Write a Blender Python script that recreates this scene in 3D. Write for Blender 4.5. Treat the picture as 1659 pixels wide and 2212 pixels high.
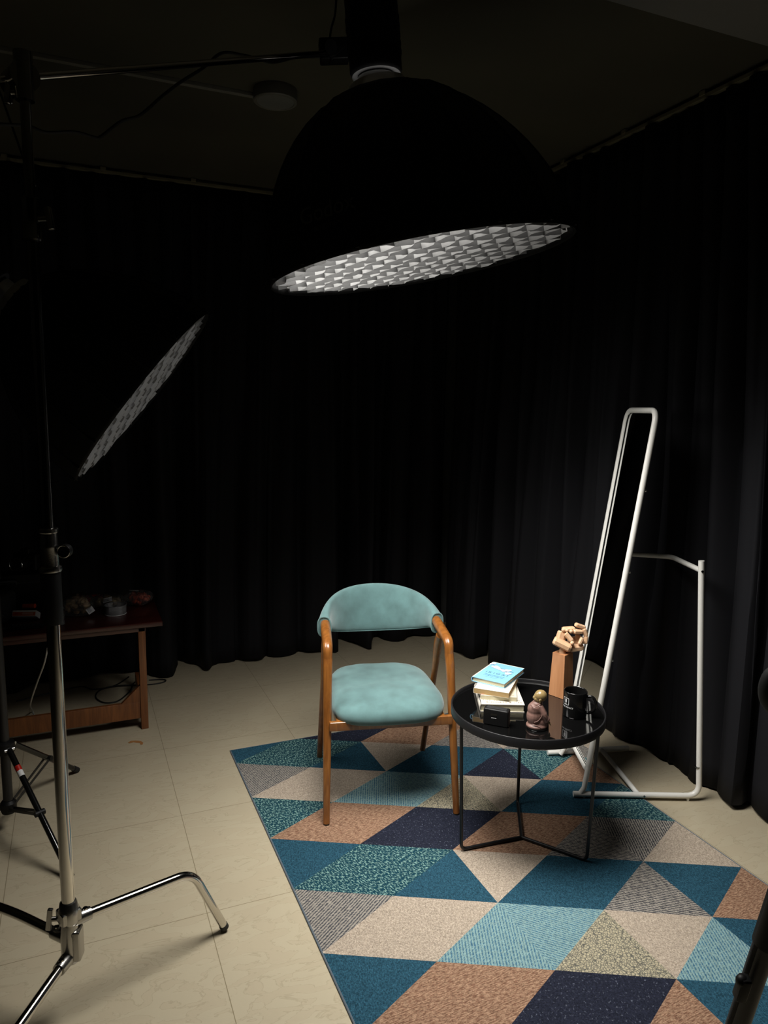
import bpy, bmesh, math, random
from mathutils import Vector as V, Matrix, Euler, noise
random.seed(7)
for o in list(bpy.data.objects): bpy.data.objects.remove(o)
scn = bpy.context.scene
col = scn.collection
PI = math.pi

# ------------------------------------------------------------------ camera
FPX, PITCH, ROLL, YAW, CAMZ = 1571.439, 0.1442622, 0.0135089, 0.4025858, 1.6022
cy, sy = math.cos(YAW), math.sin(YAW)
FWD = V((sy*math.cos(PITCH), cy*math.cos(PITCH), -math.sin(PITCH)))
R0 = V((cy, -sy, 0)); U0 = R0.cross(FWD)
RT = math.cos(ROLL)*R0 + math.sin(ROLL)*U0
UP = -math.sin(ROLL)*R0 + math.cos(ROLL)*U0
CAM = V((0, 0, CAMZ))
LAT = V((cy, -sy, 0)); DEP = V((sy, cy, 0)); ZZ = V((0, 0, 1))
cd = bpy.data.cameras.new('camera'); cam = bpy.data.objects.new('camera', cd); col.objects.link(cam)
cd.sensor_fit = 'HORIZONTAL'; cd.sensor_width = 36; cd.lens = 36*FPX/1659
m = Matrix((RT, UP, -FWD)).transposed().to_4x4(); m.translation = CAM
cam.matrix_world = m
cd.clip_start = 0.02
scn.camera = cam
# ------------------------------------------------------------------ world, exposure
w = bpy.data.worlds.new('world'); scn.world = w; w.use_nodes = True
w.node_tree.nodes['Background'].inputs[0].default_value = (0.9, 0.95, 1, 1)
w.node_tree.nodes['Background'].inputs[1].default_value = 0.0
scn.view_settings.view_transform = 'Standard'; scn.view_settings.look = 'None'
scn.view_settings.gamma = 1; scn.view_settings.use_curve_mapping = False
scn.view_settings.exposure = 0.0
KEY_W, KEY_SPREAD = 24.5, 125
SIDE_W, SIDE_SPREAD = 4.2, 100

def ray(u, v): return RT*((u-829.5)/FPX) - UP*((v-1106)/FPX) + FWD
def bz(u, v, z=0.0):
    d = ray(u, v); return CAM + d*((z-CAMZ)/d.z)
def at(u, v, t): return CAM + ray(u, v)*t

# ------------------------------------------------------------------ materials
def nt(name):
    m = bpy.data.materials.new(name); m.use_nodes = True
    t = m.node_tree; b = t.nodes['Principled BSDF']; return m, t, b
def N(t, kind, **kw):
    n = t.nodes.new(kind)
    for k, v in kw.items():
        if k in n.inputs: n.inputs[k].default_value = v
        else: setattr(n, k, v)
    return n
def sr(h):
    c = [int(h[i:i+2], 16)/255 for i in (0, 2, 4)]
    return tuple((x/12.92 if x <= .04045 else ((x+.055)/1.055)**2.4) for x in c) + (1,)
def mat(name, color, rough=.5, metal=0, bump=0, bscale=200, vary=0, vscale=8, spec=None, coat=0, sheen=0, stretch=None):
    m, t, b = nt(name); c = sr(color) if isinstance(color, str) else tuple(color)+(1,)
    b.inputs['Base Color'].default_value = c
    b.inputs['Roughness'].default_value = rough; b.inputs['Metallic'].default_value = metal
    if spec is not None: b.inputs['Specular IOR Level'].default_value = spec
    if coat: b.inputs['Coat Weight'].default_value = coat; b.inputs['Coat Roughness'].default_value = .12
    if sheen: b.inputs['Sheen Weight'].default_value = sheen
    tc = N(t, 'ShaderNodeTexCoord'); src = tc.outputs['Object']
    if stretch:
        mp = N(t, 'ShaderNodeMapping'); mp.inputs['Scale'].default_value = stretch
        t.links.new(src, mp.inputs['Vector']); src = mp.outputs['Vector']
    if vary:
        n = N(t, 'ShaderNodeTexNoise', Scale=vscale, Detail=6.0); t.links.new(src, n.inputs['Vector'])
        r = N(t, 'ShaderNodeMapRange'); r.inputs['To Min'].default_value = 1-vary; r.inputs['To Max'].default_value = 1+vary
        r.inputs['From Min'].default_value = .3; r.inputs['From Max'].default_value = .7
        t.links.new(n.outputs['Fac'], r.inputs['Value'])
        mx = N(t, 'ShaderNodeMix', data_type='RGBA', blend_type='MULTIPLY'); mx.inputs['Factor'].default_value = 1
        mx.inputs[6].default_value = c; t.links.new(r.outputs['Result'], mx.inputs[7]); t.links.new(mx.outputs[2], b.inputs['Base Color'])
    if bump:
        n = N(t, 'ShaderNodeTexNoise', Scale=bscale, Detail=3.0); t.links.new(src, n.inputs['Vector'])
        bp = N(t, 'ShaderNodeBump', Strength=bump, Distance=.002)
        t.links.new(n.outputs['Fac'], bp.inputs['Height']); t.links.new(bp.outputs['Normal'], b.inputs['Normal'])
    return m
def wood(name, c1, c2, scale=6, axis='Z', rough=.35, coat=.3, dist=4):
    m, t, b = nt(name)
    tc = N(t, 'ShaderNodeTexCoord'); mp = N(t, 'ShaderNodeMapping')
    mp.inputs['Scale'].default_value = {'Z': (14, 14, 1.2), 'X': (1.2, 14, 14), 'Y': (14, 1.2, 14)}[axis]
    t.links.new(tc.outputs['Object'], mp.inputs['Vector'])
    n = N(t, 'ShaderNodeTexNoise', Scale=scale, Detail=5.0, Distortion=float(dist)*.25); t.links.new(mp.outputs['Vector'], n.inputs['Vector'])
    r = N(t, 'ShaderNodeValToRGB'); r.color_ramp.elements[0].color = sr(c1); r.color_ramp.elements[1].color = sr(c2)
    r.color_ramp.elements[0].position = .3; r.color_ramp.elements[1].position = .7
    t.links.new(n.outputs['Fac'], r.inputs['Fac']); t.links.new(r.outputs['Color'], b.inputs['Base Color'])
    b.inputs['Roughness'].default_value = rough; b.inputs['Coat Weight'].default_value = coat; b.inputs['Coat Roughness'].default_value = .15
    return m
def emis(name, color, s):
    m, t, b = nt(name); b.inputs['Emission Color'].default_value = color; b.inputs['Emission Strength'].default_value = s
    b.inputs['Base Color'].default_value = (.8, .8, .8, 1); b.inputs['Roughness'].default_value = .7
    return m
def film(name, tint=(.9, .9, .9, 1), clear=.8, rough=.12, bump=.6, bscale=60):
    m, t, b = nt(name); out = t.nodes['Material Output']
    tr = N(t, 'ShaderNodeBsdfTransparent'); tr.inputs['Color'].default_value = tint
    gl = N(t, 'ShaderNodeBsdfGlossy'); gl.inputs['Roughness'].default_value = rough
    df = N(t, 'ShaderNodeBsdfDiffuse'); df.inputs['Color'].default_value = (.7, .7, .7, 1)
    n = N(t, 'ShaderNodeTexNoise', Scale=float(bscale), Detail=2.0); tc = N(t, 'ShaderNodeTexCoord'); t.links.new(tc.outputs['Object'], n.inputs['Vector'])
    bp = N(t, 'ShaderNodeBump', Strength=bump, Distance=.02); t.links.new(n.outputs['Fac'], bp.inputs['Height'])
    t.links.new(bp.outputs['Normal'], gl.inputs['Normal'])
    fr = N(t, 'ShaderNodeFresnel', IOR=1.5); t.links.new(bp.outputs['Normal'], fr.inputs['Normal'])
    m1 = N(t, 'ShaderNodeMixShader'); m1.inputs[0].default_value = 1-clear
    t.links.new(tr.outputs[0], m1.inputs[1]); t.links.new(df.outputs[0], m1.inputs[2])
    m2 = N(t, 'ShaderNodeMixShader'); t.links.new(fr.outputs[0], m2.inputs[0]); t.links.new(m1.outputs[0], m2.inputs[1]); t.links.new(gl.outputs[0], m2.inputs[2])
    t.links.new(m2.outputs[0], out.inputs['Surface'])
    return m
M = {}
M['black'] = mat('black_plastic', (.006, .006, .006), .5, spec=.25)
M['blackgloss'] = mat('black_gloss', (.006, .006, .006), .12)
M['blackmetal'] = mat('black_powder_coat', (.007, .007, .008), .42, bump=.15, bscale=900)
M['rubber'] = mat('rubber', (.01, .01, .01), .7)
M['chrome'] = mat('chrome', (.62, .6, .56), .12, 1)
M['steel'] = mat('brushed_steel', (.42, .41, .39), .25, 1, bump=.1, bscale=300)
M['darkchrome'] = mat('dark_chrome', (.28, .28, .27), .18, 1)
M['silver'] = mat('silver', (.7, .7, .7), .3, 1)
M['softfab'] = mat('softbox_nylon', (.004, .004, .004), .6, spec=.15)
M['white'] = mat('white_enamel', (.80, .79, .74), .35, coat=.2)
M['curtain'] = mat('black_curtain', (.0056, .0057, .0078), .8, spec=.25, bump=.3, bscale=1200)
M['wall'] = mat('wall_paint', (.10, .10, .095), .8, vary=.1)
M['ceiling'] = mat('ceiling_paint', (.075, .069, .045), .85, vary=.22, vscale=.8, bump=.05, bscale=60)
M['beam'] = mat('beam_paint', (.19, .185, .17), .85)
M['velvet'] = mat('teal_velvet', '5b7d7d', .85, vary=.22, vscale=13, bump=.25, bscale=900, sheen=.35)
M['chairwood'] = wood('chair_wood', '75451c', '99612b', 4, 'Z', .3, .5)
M['deskwood'] = wood('desk_wood', '2a0c08', '451710', 3, 'X', .3, .25)
M['desklegwood'] = wood('desk_leg_wood', '63371a', '875228', 4, 'Z', .4, .3)
M['pedwood'] = wood('pedestal_wood', 'a5714a', 'bd885f', 3, 'Z', .5, .1)
M['handwood'] = wood('maple_wood', 'c79e78', 'dcb694', 3, 'Z', .5, .1)
M['paper'] = mat('paper', 'd8cfae', .9, bump=.6, bscale=30, stretch=(1, 1, 60))
M['tanpaper'] = mat('tan_paper', 'b89a68', .9, bump=.6, bscale=30, stretch=(1, 1, 60))
M['cover'] = mat('white_cover', 'd6d0c4', .4)
M['cream'] = mat('cream_cover', 'dccfb4', .45)
M['blue'] = mat('blue_cover', '7fb6d8', .4)
M['ink'] = mat('dark_ink', '24344a', .6)
M['grayink'] = mat('gold_ink', '6d6248', .6)
M['pink'] = mat('blossom', 'e2d2d4', .6)
M['pinkred'] = mat('pink_red', 'd98a80', .6)
M['robe'] = mat('brown_robe_glaze', '7d5f56', .45, vary=.12, vscale=30, bump=.2, bscale=200)
M['gold'] = mat('gold_skin', '8f7a50', .28, coat=.4)
M['whiteprint'] = mat('white_print', 'd8d8d8', .5)
M['red'] = mat('red_plastic', 'b01c12', .35)
M['orange'] = mat('orange_plastic', 'd2491a', .4)
M['orangeprint'] = mat('orange_print', 'c8602c', .6)
M['greycloth'] = mat('grey_black_cloth', (.02, .021, .022), .9, bump=.5, bscale=400)
M['strap'] = mat('grey_strap', (.045, .046, .048), .8, bump=.5, bscale=500)
M['mush'] = mat('dried_mushroom', 'b99b74', .8, vary=.65, vscale=40, bump=.5, bscale=80)
M['mush2'] = mat('dried_mushroom_dark', 'b39c74', .8, vary=.5, vscale=40, bump=.5, bscale=80)
M['chili'] = mat('dried_red_fruit', 'b8421c', .6, vary=.5, vscale=60)
M['film'] = film('clear_film', (.97, .97, .97, 1), .94, .07, .8, 70)
M['clearplastic'] = film('clear_plastic_tub', (.86, .86, .88, 1), .72, .15, .1, 20)
M['bottleplastic'] = film('clear_bottle_plastic', (.8, .82, .85, 1), .8, .08, .5, 90)
M['label'] = mat('white_label', 'dcdcdc', .5)
M['scrap'] = mat('brown_scrap', 'a4703e', .8)
M['cable'] = mat('black_cable', (.01, .01, .01), .5)
M['wcable'] = mat('white_cable', (.5, .5, .48), .5)
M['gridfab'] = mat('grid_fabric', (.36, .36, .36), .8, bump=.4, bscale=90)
M['diff'] = emis('diffuser_cloth', (1, .97, .92, 1), 2.6)
_t = M['diff'].node_tree; _tc = N(_t, 'ShaderNodeTexCoord'); _s = N(_t, 'ShaderNodeSeparateXYZ'); _t.links.new(_tc.outputs['Object'], _s.inputs[0])
_r = N(_t, 'ShaderNodeMapRange', interpolation_type='SMOOTHSTEP'); _r.inputs['From Min'].default_value = -.34; _r.inputs['From Max'].default_value = .36; _r.inputs['To Min'].default_value = 13; _r.inputs['To Max'].default_value = 1.5
_t.links.new(_s.outputs['X'], _r.inputs['Value']); _t.links.new(_r.outputs['Result'], _t.nodes['Principled BSDF'].inputs['Emission Strength'])
M['gridfab_shaded'] = mat('grid_fabric_shaded', (.09, .09, .09), .8, bump=.4, bscale=90)  # same fabric, with the shade on the cross strips put into its colour
M['diffside'] = emis('diffuser_cloth_side', (1, .98, .94, 1), .8)
M['ceillamp'] = mat('lamp_plastic', (.16, .155, .13), .5)
M['lampdisc'] = mat('lamp_disc', (.20, .20, .18), .35)
M['conduit'] = mat('conduit_plastic', (.2, .19, .16), .6)
M['rail'] = mat('curtain_rail_metal', (.22, .2, .13), .5, .3)
M['logo'] = mat('logo_print', (.06, .06, .055), .5)
M['mirror'] = mat('mirror_glass', (.86, .87, .87), .01, 1)
m_, t_, b_ = nt('table_glass'); b_.inputs['Base Color'].default_value = (.003, .003, .003, 1); b_.inputs['Roughness'].default_value = .03
b_.inputs['IOR'].default_value = 1.85; M['tableglass'] = m_
# floor tiles
m_, t_, b_ = nt('floor_tiles'); M['floor'] = m_
geo = N(t_, 'ShaderNodeNewGeometry'); sep = N(t_, 'ShaderNodeSeparateXYZ'); t_.links.new(geo.outputs['Position'], sep.inputs[0])
def grout(axis, off):
    a = N(t_, 'ShaderNodeMath', operation='SUBTRACT'); t_.links.new(sep.outputs[axis], a.inputs[0]); a.inputs[1].default_value = off
    p = N(t_, 'ShaderNodeMath', operation='PINGPONG'); t_.links.new(a.outputs[0], p.inputs[0]); p.inputs[1].default_value = .3
    l = N(t_, 'ShaderNodeMath', operation='LESS_THAN'); t_.links.new(p.outputs[0], l.inputs[0]); l.inputs[1].default_value = .0011
    return l
gx, gy = grout('X', .323), grout('Y', 2.15)
mxg = N(t_, 'ShaderNodeMath', operation='MAXIMUM'); t_.links.new(gx.outputs[0], mxg.inputs[0]); t_.links.new(gy.outputs[0], mxg.inputs[1])
mpf = N(t_, 'ShaderNodeMapping'); mpf.inputs['Rotation'].default_value = (0, 0, .5); mpf.inputs['Scale'].default_value = (7, 17, 7); t_.links.new(geo.outputs['Position'], mpf.inputs['Vector'])
nz = N(t_, 'ShaderNodeTexNoise', Scale=1.0, Detail=5.0, Distortion=1.4); t_.links.new(mpf.outputs['Vector'], nz.inputs['Vector'])
rr = N(t_, 'ShaderNodeValToRGB'); e = rr.color_ramp.elements
e[0].position = .485; e[0].color = sr('b7ab92'); e[1].position = .515; e[1].color = sr('b9ae95')
e2 = rr.color_ramp.elements.new(.5); e2.color = sr('ab9f86')
t_.links.new(nz.outputs['Fac'], rr.inputs['Fac'])
nb = N(t_, 'ShaderNodeTexNoise', Scale=2.2, Detail=3.0); t_.links.new(geo.outputs['Position'], nb.inputs['Vector'])
mrb = N(t_, 'ShaderNodeMapRange'); mrb.inputs['To Min'].default_value = .93; mrb.inputs['To Max'].default_value = 1.06; t_.links.new(nb.outputs['Fac'], mrb.inputs['Value'])
mm = N(t_, 'ShaderNodeMix', data_type='RGBA', blend_type='MULTIPLY'); mm.inputs['Factor'].default_value = 1
t_.links.new(rr.outputs['Color'], mm.inputs[6]); t_.links.new(mrb.outputs['Result'], mm.inputs[7])
mg = N(t_, 'ShaderNodeMix', data_type='RGBA'); t_.links.new(mxg.outputs[0], mg.inputs['Factor']); t_.links.new(mm.outputs[2], mg.inputs[6]); mg.inputs[7].default_value = sr('857a60')
t_.links.new(mg.outputs[2], b_.inputs['Base Color']); b_.inputs['Roughness'].default_value = .3; b_.inputs['Specular IOR Level'].default_value = .35
bpf = N(t_, 'ShaderNodeBump', Strength=.25, Distance=.004); t_.links.new(nz.outputs['Fac'], bpf.inputs['Height']); t_.links.new(bpf.outputs['Normal'], b_.inputs['Normal'])

# ------------------------------------------------------------------ helpers
def link(name, bm, m, parent=None, smooth=35, mats=None):
    me = bpy.data.meshes.new(name); bm.normal_update(); bm.to_mesh(me); bm.free()
    for x in (mats or [m]): me.materials.append(x)
    if smooth:
        me.polygons.foreach_set('use_smooth', [True]*len(me.polygons)); me.set_sharp_from_angle(angle=math.radians(smooth))
    o = bpy.data.objects.new(name, me); col.objects.link(o)
    if parent: o.parent = parent
    return o
def tag(o, label, cat=None, group=None, kind=None):
    if label: o['label'] = label
    if cat: o['category'] = cat
    if group: o['group'] = group
    if kind: o['kind'] = kind
    return o
def thing(name, label, cat, loc=(0, 0, 0), rot=0, group=None, matrix=None):
    o = bpy.data.objects.new(name, None); o.empty_display_size = .05; col.objects.link(o)
    if matrix is not None: o.matrix_world = matrix
    else: o.location = loc; o.rotation_euler = (0, 0, rot)
    return tag(o, label, cat, group)
def frame(o, zax, xhint=V((1, 0, 0))):
    z = zax.normalized(); x = (xhint - z*xhint.dot(z)).normalized(); y = z.cross(x)
    m = Matrix((x, y, z)).transposed().to_4x4(); m.translation = o; return m
def box(bm, c, s, rot=None, bev=0, mi=0):
    r = bmesh.ops.create_cube(bm, size=1); vs = r['verts']
    mt = Matrix.Translation(V(c)) @ (rot.to_4x4() if rot is not None else Matrix.Identity(4)) @ Matrix.Diagonal((*s, 1))
    bmesh.ops.transform(bm, matrix=mt, verts=vs)
    fs = set(f for v in vs for f in v.link_faces)
    for f in fs: f.material_index = mi
    if bev:
        es = list(set(e for f in fs for e in f.edges))
        bmesh.ops.bevel(bm, geom=es, offset=bev, segments=3, profile=.6, affect='EDGES', clamp_overlap=True)
def smooth_path(pts, rad, k=6):
    """round the inner corners of a polyline with radius rad"""
    pts = [V(p) for p in pts]; out = [pts[0]]
    for i in range(1, len(pts)-1):
        a, b, c = pts[i-1], pts[i], pts[i+1]
        d1 = min(rad, (a-b).length*.49); d2 = min(rad, (c-b).length*.49)
        p = b+(a-b).normalized()*d1; q = b+(c-b).normalized()*d2
        for j in range(k+1):
            t = j/k; out.append(p*(1-t)**2+b*2*t*(1-t)+q*t*t)
    out.append(pts[-1]); return out
def catmull(pts, k=8, closed=False):
    pts = [V(p) for p in pts]; n = len(pts); out = []
    for i in range(n if closed else n-1):
        g = (lambda j: pts[j % n]) if closed else (lambda j: pts[min(max(j, 0), n-1)])
        a, b, c, d = g(i-1), g(i), g(i+1), g(i+2)
        for j in range(k):
            t = j/k; out.append(.5*((2*b)+(c-a)*t+(2*a-5*b+4*c-d)*t*t+(3*b-a-3*c+d)*t**3))
    if not closed: out.append(pts[-1])
    return out
def tube(bm, pts, r, seg=12, caps=True, closed=False, mi=0, flat=1.0, upv=None):
    pts = [V(p) for p in pts]; n = len(pts); rings = []
    rs = r if isinstance(r, (list, tuple)) else [r]*n
    up = None
    for i in range(n):
        a = pts[(i-1) % n] if (closed or i > 0) else pts[i]; b = pts[(i+1) % n] if (closed or i < n-1) else pts[i]
        t = (b-a).normalized()
        if upv is not None: up = (upv - t*upv.dot(t)).normalized()
        elif up is None:
            h = V((0, 0, 1)) if abs(t.z) < .9 else V((1, 0, 0)); up = (h - t*h.dot(t)).normalized()
        else: up = (up - t*up.dot(t)).normalized()
        s = t.cross(up)
        rings.append([bm.verts.new(pts[i]+(up*math.cos(2*PI*k/seg)+s*math.sin(2*PI*k/seg)*flat)*rs[i]) for k in range(seg)])
    m_ = n if closed else n-1
    for i in range(m_):
        A, B = rings[i], rings[(i+1) % n]
        for k in range(seg):
            f = bm.faces.new((A[k], A[(k+1) % seg], B[(k+1) % seg], B[k])); f.material_index = mi
    if caps and not closed:
        f = bm.faces.new(rings[0]); f.material_index = mi; f = bm.faces.new(rings[-1][::-1]); f.material_index = mi
def lathe(bm, prof, seg=48, mt=None, mi=0, ang=2*PI):
    mt = mt or Matrix.Identity(4); rings = []
    for r, z in prof:
        if r < 1e-6: rings.append([bm.verts.new(mt @ V((0, 0, z)))])
        else: rings.append([bm.verts.new(mt @ V((r*math.cos(2*PI*k/seg), r*math.sin(2*PI*k/seg), z))) for k in range(seg)])
    for A, B in zip(rings, rings[1:]):
        for k in range(seg):
            j = (k+1) % seg
            if len(A) == 1 and len(B) == 1: continue
            if len(A) == 1: f = bm.faces.new((A[0], B[k], B[j]))
            elif len(B) == 1: f = bm.faces.new((A[k], A[j], B[0]))
            else: f = bm.faces.new((A[k], A[j], B[j], B[k]))
            f.material_index = mi
def cyl(bm, a, b, r, seg=20, r2=None, mi=0): tube(bm, [a, b], [r, r if r2 is None else r2], seg, mi=mi)
def beamseg(bm, a, b, w, h, upv=ZZ, bev=.002):
    """rectangular bar from a to b"""
    a, b = V(a), V(b); d = (b-a); y = d.normalized(); x = y.cross(V(upv)).normalized(); z = x.cross(y)
    box(bm, (a+b)/2, (w, d.length, h), Matrix((x, y, z)).transposed(), bev)
def ball(bm, c, r, s=(1, 1, 1), u=16, v=12, rot=None):
    res = bmesh.ops.create_uvsphere(bm, u_segments=u, v_segments=v, radius=1)
    mt = Matrix.Translation(V(c)) @ (rot.to_4x4() if rot is not None else Matrix.Identity(4)) @ Matrix.Diagonal((r*s[0], r*s[1], r*s[2], 1))
    bmesh.ops.transform(bm, matrix=mt, verts=res['verts'])
def blob(name, bm, m, parent=None, voxel=.004, smooth=6):
    """fuse overlapping solids into one continuous skin"""
    me = bpy.data.meshes.new('tmp'); bm.to_mesh(me); bm.free()
    o = bpy.data.objects.new('tmp', me); col.objects.link(o)
    r = o.modifiers.new('r', 'REMESH'); r.mode = 'VOXEL'; r.voxel_size = voxel
    s = o.modifiers.new('s', 'SMOOTH'); s.iterations = smooth; s.factor = .5
    dg = bpy.context.evaluated_depsgraph_get(); dg.update()
    nm = bpy.data.meshes.new_from_object(o.evaluated_get(dg)); bpy.data.objects.remove(o)
    nm.name = name; nm.materials.clear(); nm.materials.append(m)
    nm.polygons.foreach_set('use_smooth', [True]*len(nm.polygons))
    o = bpy.data.objects.new(name, nm); col.objects.link(o)
    if parent: o.parent = parent
    return o
def text_bm(s, size, ext=0, align='CENTER', spacing=1.0, shear=0):
    c = bpy.data.curves.new('t', 'FONT'); c.body = s; c.size = size; c.extrude = ext; c.align_x = align; c.align_y = 'CENTER'; c.space_character = spacing; c.shear = shear; c.resolution_u = 4
    o = bpy.data.objects.new('t', c); col.objects.link(o)
    dg = bpy.context.evaluated_depsgraph_get(); dg.update()
    me = bpy.data.meshes.new_from_object(o.evaluated_get(dg)); bpy.data.objects.remove(o)
    bm = bmesh.new(); bm.from_mesh(me); return bm
def put(bm, mt): bmesh.ops.transform(bm, matrix=mt, verts=bm.verts); return bm
def struct(o): o['kind'] = 'structure'; return o

# ================================================================== SETTING
bm = bmesh.new(); box(bm, (-.2, 1.6, -.05), (5.9, 6.4, .1)); struct(link('floor', bm, M['floor'], smooth=0))
bm = bmesh.new(); box(bm, (-.2, 1.6, 2.94), (5.9, 6.4, .1)); struct(link('ceiling', bm, M['ceiling'], smooth=0))
bm = bmesh.new(); box(bm, (-.2, 4.75, 1.445), (5.9, .1, 2.89)); struct(link('wall_back', bm, M['wall'], smooth=0))
bm = bmesh.new(); box(bm, (2.70, 1.6, 1.445), (.1, 6.2, 2.89)); struct(link('wall_right', bm, M['wall'], smooth=0))
bm = bmesh.new(); box(bm, (-3.1, 1.6, 1.445), (.1, 6.2, 2.89)); struct(link('wall_left', bm, M['wall'], smooth=0))
# ceiling beam above the right of the view
bm = bmesh.new(); box(bm, (1.3, 1.73, 2.865), (2.7, .49, .05)); struct(link('trim_1', bm, M['beam'], smooth=0))

# ================================================================== CURTAINS
def chaikin(p, n=1):
    for _ in range(n):
        q = [p[0]]
        for a, b in zip(p, p[1:]): q += [a*.75+b*.25, a*.25+b*.75]
        q.append(p[-1]); p = q
    return p
def curtain(label, hem, A, B, pleats, seed, deep=.03, group='black floor length curtains'):
    hem = chaikin([V((x, y, 0)) for x, y in hem], 1)
    L = [0]
    for a, b in zip(hem, hem[1:]): L.append(L[-1]+(b-a).length)
    n = max(60, pleats*14); A, B = V((*A, 0)), V((*B, 0)); dirn = (B-A).normalized(); nrm = V((-dirn.y, dirn.x, 0))
    rnd = random.Random(seed); ph = rnd.random()*6; sgn = -1 if nrm.dot(V((1, 1, 0))) > 0 else 1
    def H(t):
        s = t*L[-1]; i = 0
        while i < len(L)-2 and L[i+1] < s: i += 1
        return hem[i].lerp(hem[i+1], (s-L[i])/max(1e-9, L[i+1]-L[i]))
    bm = bmesh.new(); rows = []; NZ = 26; zt = 2.845
    for j in range(NZ+1):
        f = j/NZ; row = []
        for i in range(n+1):
            t = i/n; h = H(t); tp = A.lerp(B, t)
            pl = math.sin(2*PI*pleats*t+ph)
            tp = tp + nrm*(.034*pl*(1 if abs(pl) > .2 else .6)) + dirn*(.008*math.sin(4*PI*pleats*t+ph))
            wv = f**1.7
            p = h.lerp(tp, wv)
            mid = .034*math.sin(2*PI*pleats*.5*t+ph*2+1.2*math.sin(f*2+seed))*math.sin(PI*min(1, f*1.1))
            p = p + nrm*(mid*.7 + .012*noise.noise(V((t*9+seed*7, f*1.6, 0))))
            vt = t+.012*math.sin(t*17+seed)+.008*math.sin(f*2.2+t*5); p = p - nrm*(deep*(1-abs(math.sin(PI*pleats*.75*vt+ph))**.55)*(.25+.75*min(1, f*2.5)))*sgn
            hz = .014+.010*math.sin(t*23+seed)*(1-f)
            p.z = hz + (zt-hz)*f
            row.append(bm.verts.new(p))
        rows.append(row)
    for a, b in zip(rows, rows[1:]):
        for i in range(n): bm.faces.new((a[i], a[i+1], b[i+1], b[i]))
    o = link('curtain', bm, M['curtain'], smooth=70)
    md = o.modifiers.new('thick', 'SOLIDIFY'); md.thickness = .003
    return tag(o, label, 'curtain', group)
YB, XR = 4.52, 2.42
left = [(-2.9, 4.36)]; x = -2.8; rnd = random.Random(3)
while x < -.1: left.append((x, 4.36+rnd.choice([-.07, .06])*rnd.uniform(.6, 1.3))); x += rnd.uniform(.05, .14)
curtain('leftmost black curtain panel hanging behind the wooden desk', left+[(.012, 4.359), (.10, 4.45), (.217, 4.399), (.30, 4.42), (.388, 4.27), (.471, 4.261), (.496, 4.333), (.53, 4.47)], (-2.95, YB), (.62, YB), 26, 1)
curtain('black curtain panel between the desk and the teal chair', [(.45, 4.60), (.563, 4.52), (.587, 4.46), (.647, 4.411), (.658, 4.271), (.694, 4.257), (.735, 4.395), (.866, 4.39), (.882, 4.43), (.929, 4.357), (.999, 4.33), (1.039, 4.351), (1.073, 4.43), (1.09, 4.387), (1.191, 4.367), (1.261, 4.388), (1.296, 4.43), (1.335, 4.35), (1.44, 4.349), (1.533, 4.313), (1.56, 4.46)], (.50, YB+.01), (1.62, YB+.01), 11, 2)
curtain('black curtain panel behind the chair backrest with an angled hem', [(1.55, 4.64), (1.629, 4.605), (1.687, 4.404), (1.745, 4.282), (1.79, 4.383), (1.877, 4.557), (1.92, 4.418), (2.013, 4.376), (2.10, 4.45), (2.213, 4.409), (2.331, 4.432), (2.38, 4.52)], (1.55, YB), (2.40, YB), 8, 3)
curtain('black curtain panel in the corner beyond the chair armrest', [(2.44, 4.5), (2.345, 4.40), (2.305, 4.192), (2.232, 4.049), (2.263, 3.895), (2.39, 3.91)], (XR, 4.50), (XR, 3.86), 6, 4, .075)
curtain('black curtain panel behind the round table and the white mirror', [(2.44, 3.88), (2.286, 3.76), (2.383, 3.612), (2.29, 3.50), (2.40, 3.38), (2.30, 3.28), (2.41, 3.15), (2.31, 3.06), (2.40, 2.93), (2.33, 2.82), (2.42, 2.74), (2.36, 2.62), (2.43, 2.5), (2.40, 2.36), (2.455, 2.34), (2.40, 2.20), (2.44, 2.12), (2.40, 2.04), (2.359, 1.943), (2.52, 1.985)], (XR, 3.92), (XR, 1.96), 18, 5, .085)
curtain('rightmost black curtain panel at the edge of the view', [(2.50, 2.02), (2.423, 1.868), (2.412, 1.80), (2.35, 1.70), (2.44, 1.6), (2.36, 1.47), (2.45, 1.35), (2.36, 1.2), (2.44, 1.1), (2.36, .95), (2.44, .8)], (XR, 2.0), (XR, .8), 11, 6, .085)
# rails
def rail(label, A, B):
    r = thing('curtain_rail', label, 'curtain rail', ((A[0]+B[0])/2, (A[1]+B[1])/2, 2.865))
    bm = bmesh.new(); a = V((*A, 0))-r.location; b = V((*B, 0))-r.location; a.z = b.z = 0
    beamseg(bm, a+V((0, 0, -.002)), b+V((0, 0, -.002)), .022, .016); link('track', bm, M['rail'], r)
    d = b-a; n = int(d.length/.45)
    for i in range(n):
        p = a+d*((i+.5)/n); bm = bmesh.new(); box(bm, p+V((0, 0, .012)), (.03, .03, .02), bev=.003); link('bracket', bm, M['rail'], r)
rail('thin curtain rail on the ceiling above the back curtains', (-2.95, YB), (2.40, YB))
rail('thin curtain rail on the ceiling above the right curtains', (XR, 4.50), (XR, .8))

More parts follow.
